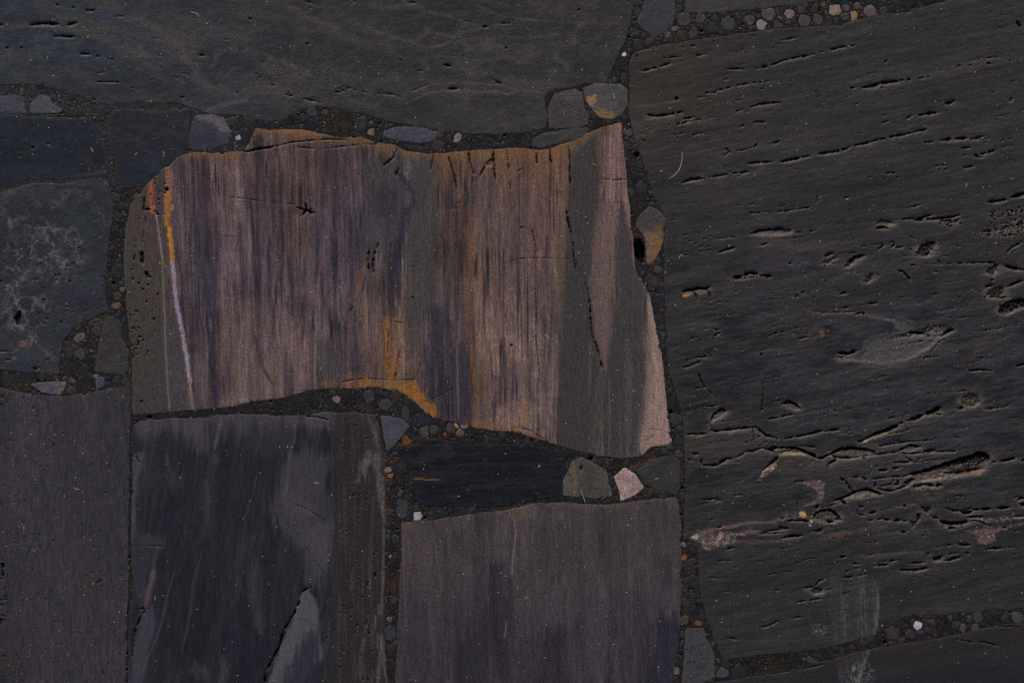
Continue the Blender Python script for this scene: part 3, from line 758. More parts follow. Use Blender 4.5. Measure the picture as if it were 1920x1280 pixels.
# cracks
c.rimcol = (84, 70, 58)
lip = P('C', "1490,403 1560,408 1620,398 1700,382 1780,370 1850,358 1920,345")
c.carve(lip, 3.2, 6); c.carve(A_("520,274 545,268 580,264 620,261 655,263"), 1.6, 4)
c.carve(A_("556,276 600,280 640,275 690,270 712,272"), 1.4, 3)
c.carve(P('C', "1650,140 1630,230 1640,300 1660,370"), 1.2, 2)
for s, w in (("312,830 290,880 262,905 235,925", 2.8), ("515,870 508,900 500,945", 3.0), ("595,860 615,930 630,980 645,1060", 2.6), ("710,845 715,900 740,970", 3.6),
             ("850,840 850,880 855,960 862,1010", 3.2), ("805,925 785,960 770,990", 3.0), ("925,840 930,900 940,1000 945,1060", 2.0), ("1090,850 1092,910", 2.6),
             ("1165,840 1168,890 1175,915", 4.2), ("1270,820 1278,900 1275,960 1280,1040", 3.0), ("320,940 305,980", 2.4), ("690,990 695,1080 640,1160", 1.4),
             ("440,860 450,900 470,880", 1.2), ("985,960 1010,940", 1.4), ("740,960 735,1020", 1.2), ("1255,1170 1262,1220 1275,1280", 4.2), ("1220,1060 1230,1100", 1.4)):
    c.carve(P(2, s), w)
c.pit(P(2, "800,920 830,890 850,880 850,925 820,930"), 4, 1.5, (92, 66, 40), .6)
c.carve(P(5, "1262,-60 1290,40 1300,180 1312,240"), 3.0); c.carve(P(5, "1375,330 1388,420 1395,540 1400,590 1425,650 1440,700 1455,775"), 3.2)
c.carve(P(5, "1300,150 1340,260 1378,340"), 1.2, 2)
c.carve(P(5, "1085,330 1088,450 1085,600 1105,780 1100,950 1098,1145"), 1.5, 3)
c.carve(P(5, "1065,0 1085,90 1100,130"), 1.4, 2.5); c.carve(P(5, "915,470 925,560 910,640"), 1.2, 2)
c.carve(P(5, "155,110 150,180 156,245"), 3.6); c.carve(P(5, "190,110 178,180 180,250"), 3.0); c.carve(P(5, "205,75 195,110"), 2)
c.carve(P(5, "330,655 318,720 300,835"), 1.6); c.carve(P(5, "0,855 60,840 150,832 280,842 400,838 425,820 440,740"), 1.4, 2.5)
c.carve(P(5, "140,250 120,340 80,400 40,480"), 1.2, 2); c.carve(P(5, "240,500 330,520 350,525"), 1.1, 2); c.carve(P(5, "265,560 258,680 275,830"), 1.1, 2)
c.carve(P(5, "430,980 520,940 600,900 650,870"), 1.0, 1.5); c.carve(P(5, "40,350 50,430 30,560"), 1.4, 2.4); c.carve(P(5, "280,60 270,180 275,220"), 1.4, 2.4)
c.carve(P(5, "930,185 990,165 1100,160 1180,162 1262,165"), 1.3, 2.2); c.carve(P(2, "1450,1000 1520,1007 1592,1003"), 1.5, 2.6)
c.carve(P(5, "1720,1110 1790,1120 1840,1140"), 1.1, 1.8); c.carve(P(5, "1690,1220 1700,1180 1740,1150"), 1.1, 1.6); c.carve(P(5, "950,1110 1000,1105 1060,1125 1180,1200"), 1.3, 2.2)
c.carve(P(1, "1290,1100 1370,1110 1450,1122 1540,1130 1650,1142"), 1.2, 2); c.carve(P(4, "1180,38 1330,40"), 1.1, 1.8)
c.carve(P(1, "1655,1158 1700,1172 1758,1190"), 3.4, 7); c.carve(P(1, "1705,1135 1712,1170 1680,1210"), 3.0, 7); c.carve(P(1, "1738,1158 1728,1185 1742,1200"), 3.2, 7)
for q in "950,648,2.6 398,382,2 400,210,1.3 145,740,1.4 1005,-10,2.2".split():
    x, y, r = map(float, q.split(',')); p = P(5, f"{x},{y}")[0]; c.hole(p[0], p[1], r * .8)
c.carve(P('C', "322,960 318,1050 318,1180"), 3.2); c.carve(P('C', "330,1112 395,1100"), 3.6); c.carve(P('C', "335,1190 350,1280"), 2.4)
c.hole(*P('C', "596,862")[0], 3.2, 4); c.hole(*P('C', "480,1158")[0], 2.6, 2.4); c.hole(*P('C', "458,1126")[0], 2, 1.8)
for q in "455,745 510,890 500,925 450,795 495,985 500,1040 260,1220 570,905 575,800".split(): c.hole(*P('C', q)[0], 1.4)
c.pit(P(4, "780,130 800,125 808,180 795,198 783,180"), 8, 1.2, (14, 13, 12), .4)
c.pit(P(4, "808,232 825,235 835,270 820,275 806,255"), 8, 1.0, (14, 13, 12), .4)
c.carve(P(4, "755,140 745,175"), 3.2); c.carve(P(4, "750,200 745,225"), 3.0); c.carve(P(4, "742,260 742,310"), 3.4, broken=.3); c.carve(P(4, "760,60 750,120"), 1.8, broken=.5); c.carve(P(4, "805,-5 800,70"), 2.0, broken=.6)
for q in "840,265 798,335 828,310 880,362 820,405 825,680 860,500 780,600 778,300 790,960".split(): c.hole(*P(4, q)[0], 1.7, 2.2)
c.porous(P(4, "700,440 760,430 800,520 790,640 750,740 705,700"), 0.16, 3.0, 3.4, 3.2, 7)
c.porous(P(4, "810,400 880,430 900,520 840,540"), 0.0, 3.0, 4, 2.5, 6)
c.porous(P(1, "800,1050 870,1050 900,1280 760,1280"), -0.12, 2.6, 4, 2.0, 8)
c.porous(P(4, "700,200 850,200 880,700 860,960 740,940"), -0.16, 2.6, 5, 2.0, 8)
c.edge_tint((100, 82, 68), 0.25, 4)
c.part('pale_vein', P(4, "951,185 968,185 980,260 989,360 1001,450 1020,520 1036,600 1050,700 1060,790 1070,870 1062,872 1046,800 1036,745 1018,640 1004,560 992,500 982,440 972,350 965,260"), m_purple, 'milky white mineral vein', .6)
c.part('ochre_band', P('C', "560,625 655,615 668,760 655,900 665,1030 680,1090 640,1120 625,1180 622,1300 628,1345 600,1345 560,1280 552,1100 575,940 575,800"), m_purple, 'rusty ochre band above the milky vein', .8)
c.part('ochre_band', P('C', "372,800 440,750 450,900 452,1050 436,1120 405,1080 385,960"), m_purple, 'short rusty streak at the upper left edge', .8)
c.part('flaked_lip', P('C', "1640,140 1700,140 1900,150 2300,190 2700,235 2660,262 2300,262 2100,300 1920,343 1780,368 1620,396 1500,402 1580,330 1620,240"), m_purple, 'thin flake split from the top edge by a black crack', 1.0)
c.build('stone_block', m_purple, 'big banded purple and brown slab in the centre with rusty orange edges', group=G_BIG)
# ---------------- 6 plain slab lower left
b = Stone(A_("-400,715 -60,722 0,727 60,738 110,743 160,738 200,729 238,724 246,738 245,780 242,850 241,1000 240,1130 237,1200 236,1280 230,1680 -400,1680"), (54, 52, 55), 6)
b.tone(0.16, 40, 220, 0, 1); b.tone(0.22, 3.5, 20, 0, 2); b.C -= sst(60, -40, b.X)[..., None] * np.array([6, 6, 5])
b.C -= (sst(205, 240, b.X) * sst(1300, 700, b.Y))[..., None] * np.array([7, 6, 6])
b.H += (0.8 * fba((b.X + .2 * b.Y) / 2.9 + fbm(b.X / 20, b.Y / 20, 4, 2), b.Y / 11, 171, 2) * sst(-0.5, 0.6, fbm(b.X / 60, b.Y / 90, 5, 2))).astype(np.float32)
b.porous(A_("-400,715 240,720 236,1280 230,1680 -400,1680"), -0.17, 2.4, 6.0, 2.0, 8)
b.porous(A_("0,1040 12,1040 14,1130 4,1180 0,1180"), 0.15, 2.4, 5, 3, 3)
b.stroke(P(7, "50,540 90,525 170,530 200,560"), 1.4, (72, 66, 62), .5); b.stroke(P(7, "50,1050 60,1200"), 7, (66, 54, 48), .4, .9)
b.carve(P(7, "17,565 15,640 17,700"), 3.4, broken=.5)
b.edge_tint((60, 58, 60), 0.3, 5)
b.build('stone_block', m_vert, 'plain dark grey slab with fine upright grain in the lower left corner', group=G_BIG)

# ---------------- 7 blue and lilac slab, lower left of centre
b = Stone(A_("250,797 262,788 329,784 383,784 403,778 487,776 521,779 564,778 605,773 640,772 704,776 712,803 719,846 721,900 722,951 721,1065 721,1152 722,1220 728,1280 735,1680 232,1680 240,1280 242,1200 245,1120 246,1060 245,1000 248,940 247,880 250,850 248,820"),
          (35, 36, 42), 7); b.asp = 5
X, Y = b.X, b.Y
b.tone(0.16, 24, 170, 6, 1); b.tone(0.12, 5, 60, 8, 2); b.tone(0.35, 60, 130, 10, 3, tint=(28, 32, 41))
Ub = X + (Y - 1000) * 0.14
b.blend(ALL, .5 * sst(-.05, .7, fba(Ub / 60, Y / 320, 271, 3, .5)), (54, 53, 58)); b.blend(ALL, .30 * sst(.05, .6, fba(Ub / 14, Y / 220, 272, 3)), (62, 59, 64)); b.blend(ALL, .6 * sst(.0, .6, fba(Ub / 45, Y / 300, 273, 3, .5)), (26, 29, 36))
b.C *= (1 + .2 * fba(Ub / 3, Y / 30, 274, 2))[..., None]; lil = (66, 60, 66)
b.patch(P(7, "1600,-20 1850,0 1850,320 1868,400 1835,680 1790,760 1700,700 1690,560 1550,430 1490,300 1560,200"), (67, 64, 68), .75, 24, 10, .1)
b.patch(P(7, "1690,400 1860,390 1840,600 1780,700 1710,600"), (74, 70, 74), .5, 16, 9)
b.patch(P(7, "1560,220 1650,200 1760,330 1700,380 1600,330"), (72, 65, 70), .5, 12, 8)
b.patch(P(4, "1000,1090 1110,1080 1180,1150 1150,1230 1060,1230 1020,1150"), (78, 71, 72), .6, 24, 10, .1)
b.patch(P(4, "760,1070 1000,1060 1000,1120 840,1140 760,1200"), (62, 60, 66), .6, 12, 8)
b.stroke(P(4, "1240,1050 1215,1150 1190,1240"), 6, (92, 86, 88), .6, .8); b.stroke(P(4, "1660,1050 1640,1180 1615,1280 1590,1500"), 5, (82, 76, 78), .5, .8)
b.patch(P(4, "1560,1035 1860,1030 1840,1090 1700,1110 1600,1090"), (80, 74, 74), .5, 12, 8)
b.patch(P(4, "1300,1040 1660,1040 1640,1240 1400,1280 1320,1160"), (52, 52, 58), .55, 18, 10)
b.patch(P(7, "740,0 800,0 790,80 760,140 745,380 732,440 732,150"), (74, 72, 78), .7, 7, 3)
b.patch(P(7, "730,430 800,450 930,455 960,500 930,540 740,545"), (70, 63, 67), .5, 26, 8)
b.patch(P(7, "730,560 850,540 840,640 800,760 760,840 730,860"), (52, 52, 60), .7, 14, 6)
b.stroke(P(7, "858,640 850,700 830,770 812,850"), 9, (88, 74, 78), .8, .8); b.stroke(P(7, "880,500 865,580 858,640"), 6, (70, 60, 68), .6, .8)
b.patch(P(7, "800,900 850,860 870,960 830,1100 790,1280 735,1290 740,1060"), (64, 64, 72), .75, 9, 5)
for s, w, al in (("972,660 932,800 905,940 860,1060 820,1150 795,1240", 3, .6), ("1125,560 1080,720 1062,880 1035,1020 1010,1110", 4, .5), ("1440,100 1410,230 1370,350", 3, .4),
              ("1430,600 1420,760 1440,900 1460,1000", 22, .35), ("930,0 945,100", 5, .5), ("1190,0 1210,60", 14, .45), ("1150,150 1160,330 1130,480", 22, .25), ("940,120 1000,180", 26, .3)):
    b.stroke(P(7, s), w, (72, 68, 76), al, .9, .7)
b.patch(P(7, "1040,1200 1090,1170 1170,1210 1180,1260 1100,1250"), (70, 62, 68), .5, 12, 6)
b.stroke(P(7, "1240,1130 1250,1200 1230,1290"), 12, (72, 62, 68), .6, .9); b.stroke(P(7, "1440,880 1450,960"), 12, (64, 58, 62), .5, .9)
# flake
b.patch(P(7, "1680,775 1725,755 1765,800 1782,930 1800,1050 1815,1120 1700,1260 1640,1420 1480,1420 1490,1270 1560,1080 1620,960"), (84, 82, 88), .85, 5, 3)
b.patch(P(7, "1780,980 1800,1060 1800,1250 1790,1420 1560,1420 1580,1240 1660,1080 1720,1000"), (38, 40, 48), .8, 30, 8)
b.stroke(P(7, "1660,920 1720,930 1790,975"), 1.6, (60, 54, 56), .7)
tyb = np.interp(X, [250, 262, 403, 564, 704], [797, 788, 778, 778, 776])
b.blend(ALL, .7 * (1 - sst(0, 46, Y - tyb + 30 * fba(X / 10, Y / 200, 281, 3))) * sst(250, 256, X), (74, 69, 72))
# right porous strip
b.patch(A_("628,774 704,776 714,820 720,900 722,1000 721,1280 728,1680 600,1680 612,1280 622,1180 620,1080 628,1000 626,900"), (44, 41, 39), .9, 8, 5, .1)
kk = sst(612, 640, X + 8 * fbm(X / 9, Y / 60, 283, 3))
b.blend(ALL, kk * .6 * sst(0, .5, fba(X / 4, Y / 70, 284, 3)), (70, 62, 56)); b.blend(ALL, kk * .4 * sst(.1, .5, fba(X / 7, Y / 120, 285, 3)), (34, 33, 34))
b.stroke(P(7, "1800,1280 1815,1150 1830,1050 1845,900"), 5, (74, 68, 68), .5, .8, 1, streak=1)
pk = (110, 97, 94)
b.patch(P(8, "130,0 200,-20 225,20 238,180 244,300 235,360 215,330 195,240 190,120 150,60 110,160 90,160 100,60"), pk, .6, 9, 6, .3, 7)
for s, w, al in (("235,340 240,420 238,560 232,700 225,900", 4, .55), ("215,840 212,900", 3, .6), ("190,900 188,980", 3, .7), ("225,1000 240,1100 255,1200 262,1290", 9, .7), ("200,1280 215,1180 222,1060", 8, .5),
              ("130,1030 110,1120 105,1250", 7, .4), ("160,700 155,760", 3, .5), ("150,900 130,1000", 4, .4), ("60,650 50,760", 4, .25), ("205,1000 200,1100", 4, .4), ("175,1200 170,1280", 6, .4)):
    b.stroke(P(8, s), w, pk, al, .7, 1.0, streak=1)
b.stroke(A_("690,780 700,800 712,850"), 7, (92, 80, 74), .6, .8, 1)
b.H += (0.4 * fbm((X * .8 + Y * .6) / 3.6 + fbm(X / 15, Y / 15, 6, 2), (Y * .8 - X * .6) / 4.6, 177, 3) * sst(608, 640, X)).astype(np.float32)
b.porous(A_("630,780 715,780 720,1280 728,1680 620,1680"), -0.12, 2.6, 4.5, 2.4, 8)
b.carve(P(7, "1740,752 1715,754 1685,772 1668,830 1642,895 1612,940 1582,992 1560,1078 1510,1168 1480,1240 1475,1420"), 2.8, 6, 0, 1.1)
b.carve(P(7, "1760,770 1780,840 1770,880"), 1.2, 2); b.carve(P(7, "742,516 860,514 930,518"), 1.3, 2); b.carve(P(7, "785,868 800,862 806,880 796,900"), 3.2)
b.carve(P(7, "790,905 755,980 742,1060 736,1130"), 2.6); b.carve(P(7, "735,640 738,720 733,760"), 2.2, broken=.3); b.carve(P(7, "1640,280 1720,310 1850,400"), 1.2, 1.4); b.carve(P(7, "1700,510 1760,600 1830,685"), 1.2, 1.4)
b.carve(P(7, "760,5 770,40 785,50"), 1.8); b.carve(P(4, "1690,1040 1760,1045 1830,1062"), 2.2); b.carve(P(7, "1810,1000 1805,1060"), 1.6); b.carve(P(7, "1860,900 1830,1000 1810,1120 1800,1290"), 1.6, broken=.4)
b.carve(P(8, "188,668 190,690"), 3.4); b.carve(P(8, "145,930 140,960 155,1010"), 2.6, broken=.4)
for q in "28,430 30,460 52,912 175,1100 90,700 70,230 100,330 15,250 180,560 120,800 60,860".split(): b.hole(*P(8, q)[0], 1.5)
b.edge_tint((76, 72, 76), 0.30, 4)
b.part('pale_flake', P(7, "1682,778 1725,760 1765,800 1782,930 1800,1050 1812,1120 1830,1300 1830,1500 1460,1500 1492,1270 1570,1085 1592,1000 1624,945 1650,900 1675,835"), m_vert, 'pale wedge-shaped flake bounded by a jagged black crack', .8)
b.build('stone_block', m_vert, 'blue-black slab with lilac patches and a jagged crack, below the purple slab', group=G_BIG)

# ---------------- 8 purple-grey slab, lower middle
b = Stone(A_("752,979 808,974 902,961 959,954 993,944 1043,939 1093,944 1144,946 1194,938 1268,931 1275,951 1278,1018 1278,1085 1276,1152 1271,1220 1265,1253 1261,1280 1250,1680 738,1680 742,1280 744,1220 747,1152 749,1085 752,1035"), (66, 60, 62), 8); b.asp = 4.0
X, Y = b.X, b.Y
b.tone(0.26, 30, 260, 3, 1); b.tone(0.18, 5, 50, 1, 2); b.tone(.5, 22, 240, 2, 6, tint=(50, 46, 50)); b.tone(.4, 12, 200, 2, 7, tint=(76, 69, 70)); b.tone(0.10, 90, 120, 0, 3)
b.C -= (sst(950, 1300, Y))[..., None] * np.array([6, 6, 3])
dk = (40, 38, 45)
b.patch(P(8, "830,700 880,640 885,900 900,1080 860,1200 840,1500 600,1500 660,1280 600,1100 700,1000 760,850"), dk, .7, 44, 14)
b.patch(P(8, "1060,1150 1100,1000 1270,960 1260,1160 1180,1320 1040,1320"), dk, .6, 40, 14)
b.patch(P(8, "1760,900 1880,880 1880,1100 1860,1500 1700,1500 1720,1150"), (34, 36, 46), .7, 30, 12)
b.patch(P(8, "560,460 680,440 700,540 600,580"), (48, 44, 48), .5, 24, 10); b.patch(P(8, "1000,380 1250,420 1300,560 1200,650 1050,620"), (56, 53, 54), .5, 34, 14)
b.stroke(P(8, "1430,300 1500,480 1480,640"), 20, (58, 54, 54), .4, .9); b.stroke(P(8, "1800,560 1840,760"), 20, (50, 46, 52), .5, .9)
b.patch(P(8, "400,500 500,480 520,640 480,800 400,760"), (76, 68, 72), .5, 30, 10)
b.patch(P(8, "920,315 1060,280 1120,300 1080,350 960,385"), (86, 74, 66), .7, 10, 6); b.patch(P(8, "340,395 410,385 400,430 350,430"), (84, 72, 64), .7, 8, 4)
b.patch(P(8, "1140,280 1640,270 1660,295 1500,320 1200,310"), (84, 72, 66), .55, 9, 6); b.patch(P(8, "1780,245 1870,240 1880,290 1780,290"), (78, 70, 68), .5, 9, 6)
b.stroke(P(8, "350,400 345,560 352,740"), 5, (82, 72, 72), .6, .8); b.stroke(P(8, "370,440 385,560"), 7, (80, 72, 78), .5, .8)
b.stroke(P(8, "963,370 972,430 968,520 955,600 953,690"), 2.4, (106, 98, 96), .8, .6, .5); b.stroke(P(8, "958,695 968,740"), 1.8, (92, 84, 82), .7); b.stroke(P(8, "922,930 918,980 910,1030"), 2, (98, 90, 88), .8)
b.stroke(P(8, "1080,290 1072,420 1064,500"), 2.4, (90, 84, 84), .6); b.stroke(P(8, "935,330 925,400 915,460"), 2.6, (90, 78, 74), .6); b.stroke(P(8, "1270,310 1275,400"), 3, (88, 78, 74), .5)
b.stroke(P(8, "330,905 500,915 640,950 720,965"), 2, (46, 42, 44), .5, .9)
b.edge_tint((80, 74, 76), 0.22, 4)
b.build('stone_block', m_purple, 'smooth purple-grey slab with faint upright streaks at the bottom centre', group=G_BIG)

# ---------------- 9 dark lens
b = Stone(P('D', "240,462 330,430 420,400 520,360 640,345 800,372 1000,400 1080,385 1250,400 1450,400 1660,400 1900,480 1990,560 1985,700 1968,830 1950,940 1800,965 1560,1005 1400,1035 1200,1052 1000,1048 700,1045 560,1042 485,1015 450,950 425,850 400,740 370,670 310,590 270,530"), (25, 25, 31), 9)
b.tone(0.45, 80, 7, 2, 1); b.tone(0.75, 70, 5, 4, 2, tint=(42, 39, 40)); b.tone(0.4, 22, 4, -55, 3, tint=(44, 43, 45))
b.patch(P('D', "400,570 520,480 700,420 860,410 820,520 600,600 420,620"), (46, 44, 46), .6, 12, 8, .4); b.stroke(P('D', "405,765 480,762 560,775 620,772 710,775"), 2.2, (116, 82, 48), .8)
b.stroke(P('D', "820,955 900,945"), 1.6, (84, 66, 44), .6); b.stroke(P('D', "320,600 360,680 385,730"), 3, (66, 62, 60), .6); b.edge_tint((46, 46, 48), .4, 5)
b.build('stone_block', m_blue, 'long almost black stone lying between the purple slab and the purple-grey slab', group=G_BIG)

# ---------------- 10 right slab
r = Stone(A_("1181,134 1181,105 1192,98 1230,86 1280,79 1364,67 1448,55 1520,51 1572,47 1633,32 1710,20 1767,3 1784,0 1900,-30 2320,-120 2320,1080 1990,1128 1920,1139 1850,1146 1790,1150 1700,1155 1665,1170 1640,1190 1560,1211 1500,1222 1420,1227 1355,1238 1350,1222 1340,1198 1330,1165 1318,1130 1312,1095 1311,1050 1308,1030 1283,1003 1284,940 1285,884 1283,830 1281,780 1268,740 1256,700 1250,665 1248,598 1246,531 1246,464 1248,417 1242,393 1224,363 1211,319 1194,269 1185,242 1178,208 1180,188"),
          (48, 47, 47), 10, amp=0.9)
X, Y = r.X, r.Y
r.rimcol = (84, 76, 66)
r.C += (sst(620, 200, Y))[..., None] * np.array([1, 1, 1])
r.C += (sst(1500, 1200, X) * sst(460, 120, Y))[..., None] * np.array([6, 3, -3])
r.C += (sst(420, 620, Y) * sst(1000, 780, Y) * sst(1250, 1500, X))[..., None] * np.array([1, 1, 3.5])
r.C -= (sst(900, 1150, Y))[..., None] * np.array([2, 1, 1])
r.tone(0.16, 300, 26, 11, 1); r.tone(0.15, 60, 5, 11, 2); r.tone(.14, 10, 4, 11, 8, 3)
mid = sst(420, 620, Y) * sst(1120, 900, Y)
Rb = Y + 0.17 * X + 8 * fbm(X / 90, Y / 50, 341, 3)
ledge = 1 - np.abs(fbm(X / 80, Rb / 15, 342, 4)) * 2.4
r.H += (mid * 0.45 * np.clip(ledge, 0, 1) ** 2 + mid * .22 * fbm(X / 14, Rb / 6, 343, 3)).astype(np.float32) * sst(0, 14, r.d)
r.blend(ALL, .42 * (.35 + .65 * mid) * sst(.1, .6, fbm(X / 55, Rb / 13, 344, 4)), (66, 63, 62)); r.blend(ALL, .75 * mid * sst(.0, .5, fbm(X / 60, Rb / 20, 345, 4)), (31, 31, 35)); r.tone(0.08, 90, 60, 8, 3)  # pale tint paints light on the bedding ridges; dark tint varies the stone
r.tone(0.30, 160, 9, 11, 4, tint=(60, 57, 54)); r.tone(0.30, 130, 14, 9, 5, tint=(33, 32, 34))
r.H += (0.7 * fbm(X / 70, (Y + 0.2 * X) / 22, 31, 3) + 0.22 * fba(X / 50, (Y + 0.19 * X) / 4, 33, 2)).astype(np.float32) * sst(0, 14, r.d)
for z, s, w, al, col in ((3, "1440,395 1560,370 1690,365", 12, .5, (66, 61, 57)), (3, "0,600 200,585 500,560 620,550", 3, .25, (70, 62, 52)), (2, "1620,600 1750,585 1905,550", 3.5, .6, (84, 66, 52)),
      (3, "200,700 350,650 520,610", 10, .35, (66, 60, 56)), (3, "560,780 680,755 820,750", 5, .45, (66, 60, 55)), (3, "0,1220 200,1100 440,1010 700,960 900,940 1010,950", 3, .3, (60, 57, 55)),
      (6, "0,160 130,150 260,120 400,85 520,75", 9, .5, (62, 58, 62)), (6, "400,100 520,75 640,100 760,95 860,70", 14, .5, (82, 68, 60)), (6, "150,330 300,270 440,220 560,190 620,185", 14, .45, (62, 58, 66)),
      (6, "560,200 640,170 700,190 620,230", 11, .45, (72, 68, 78)), (6, "200,390 360,360 480,330", 12, .35, (56, 53, 58)), (6, "700,460 800,470 960,462 1100,450", 6, .5, (72, 64, 54)),
      (6, "1100,270 1300,150 1400,120", 16, .25, (58, 55, 58)), (6, "1340,200 1480,195 1690,190", 3, .6, (74, 66, 58)), (6, "700,860 900,840 1000,800 1100,810", 8, .35, (60, 56, 54)),
      (6, "1280,850 1340,920 1380,930", 12, .35, (60, 58, 60)), (6, "1500,770 1600,740 1700,600 1780,500", 7, .45, (68, 62, 56)), (6, "1360,700 1450,640 1530,560 1520,540", 6, .4, (70, 64, 58)),
      (6, "1180,370 1175,420 1180,450", 3, .4, (66, 62, 58)), (6, "0,820 60,815 160,800", 3, .3, (64, 62, 64)), (6, "20,1160 180,1140 400,1110", 10, .55, (64, 59, 54)),
      (9, "40,200 260,200 420,160 600,130", 6, .35, (56, 53, 48)), (9, "0,210 160,215 300,205", 3, .3, (58, 56, 54)), (9, "540,40 700,20 760,30", 18, .4, (62, 57, 50)),
      ('A', "250,545 360,560 580,540 850,555", 6, .25, (56, 54, 52)), ('A', "1180,640 1300,630 1420,620 1540,635 1640,680 1660,740", 5, .5, (62, 60, 68)), ('A', "1180,640 1260,650 1340,640", 4, .55, (92, 70, 62)),
      ('A', "190,1015 270,1005 370,995", 6, .75, (94, 72, 58)), ('A', "400,990 480,970 560,960 650,940", 6, .6, (80, 66, 58)), ('A', "540,1020 700,1005 850,990 1000,975 1060,960", 4, .6, (70, 68, 76)),
      ('A', "370,1205 480,1205 600,1190 700,1180 800,1165 960,1165", 4.5, .65, (84, 72, 72)), ('A', "720,775 800,772 880,760 940,775", 3.5, .8, (104, 76, 54)), ('A', "1030,1130 1080,1130 1130,1120 1100,1180", 3, .5, (66, 64, 62)),
      ('B', "1440,1110 1560,1085 1700,1060", 9, .6, (88, 68, 56)), ('B', "560,1100 620,1130 700,1150 880,1150", 4, .4, (70, 66, 74)), ('B', "1000,1140 1080,1130 1200,1110", 4, .5, (92, 72, 58)),
      ('B', "680,1170 800,1160 1000,1135", 4, .5, (84, 74, 80)), (9, "210,1040 400,1045 600,1040 760,1030", 3.5, .5, (70, 58, 48)), (9, "400,910 500,900 640,920", 3, .3, (58, 56, 54)),
      (3, "1380,1160 1480,1150", 3, .3, (60, 58, 60)), (3, "1440,90 1480,75", 8, .4, (64, 60, 56)), (3, "1010,180 1060,130", 8, .45, (62, 60, 58)), (6, "760,870 790,880 820,860", 12, .5, (68, 62, 54))):
    r.stroke(P(z, s), w, col, al, .9, 1.5, fs=4)
# worn grey patch
gp = P(6, "1000,640 1060,595 1140,570 1190,550 1170,520 1100,500 980,480 1150,475 1250,500 1330,545 1370,530 1420,515 1520,540 1510,570 1440,620 1370,680 1250,740 1150,760 1000,750 880,735 800,720 870,700 980,690 1010,660")
r.patch(gp, (76, 75, 74), .85, 5, 3, .15)
r.patch(P(6, "1000,740 1150,745 1260,735 1370,690 1300,750 1120,790 980,770"), (74, 68, 62), .6, 8, 4)
sl = r.box(gp, 10); g_in = inside(gp, r.xs[sl[1]], r.ys[sl[0]]); g_d, _, _ = nearest(outline(gp, 0, 3, 0), r.xs[sl[1]], r.ys[sl[0]], 9)
r.H[sl] -= (np.where(g_in, sst(0, 9, g_d) * 2.2 + 0.9 * fbm(r.X[sl] / 3.5, r.Y[sl] / 3.5, 35, 3) * sst(1720, 1740, r.X[sl]), 0)).astype(np.float32)
r.H[sl] += (np.where(g_in, 0.5 * fbm(r.X[sl] / 4, r.Y[sl] / 4, 36, 2), 0)).astype(np.float32)
r.stroke(P(6, "690,600 720,560 780,550 780,590 720,612 690,605"), 4, (74, 62, 54), .7); r.stroke(P(6, "765,570 785,585 770,600"), 5, (112, 76, 56), .7)
r.stroke(P(6, "690,450 730,470 800,478"), 7, (72, 62, 50), .6)
r.patch(P('B', "85,90 370,55 780,20 900,100 900,160 780,230 560,290 420,330 250,300 90,260"), (64, 60, 55), .65, 20, 12, .2)
r.patch(P('B', "980,350 1420,330 1500,330 1760,330 1760,480 1400,520 1050,480"), (60, 57, 52), .5, 26, 12, .2)
r.patch(P('A', "120,400 520,350 900,420 700,470 300,480"), (60, 57, 52), .45, 20, 10, .2)
r.patch(P(6, "960,740 1400,700 1700,600 1800,640 1500,760 1100,800"), (58, 56, 57), .5, 26, 12, .2)
r.patch(P('B', "120,1130 600,1130 1000,1150 700,1220 300,1260"), (58, 57, 56), .5, 20, 12, .2)
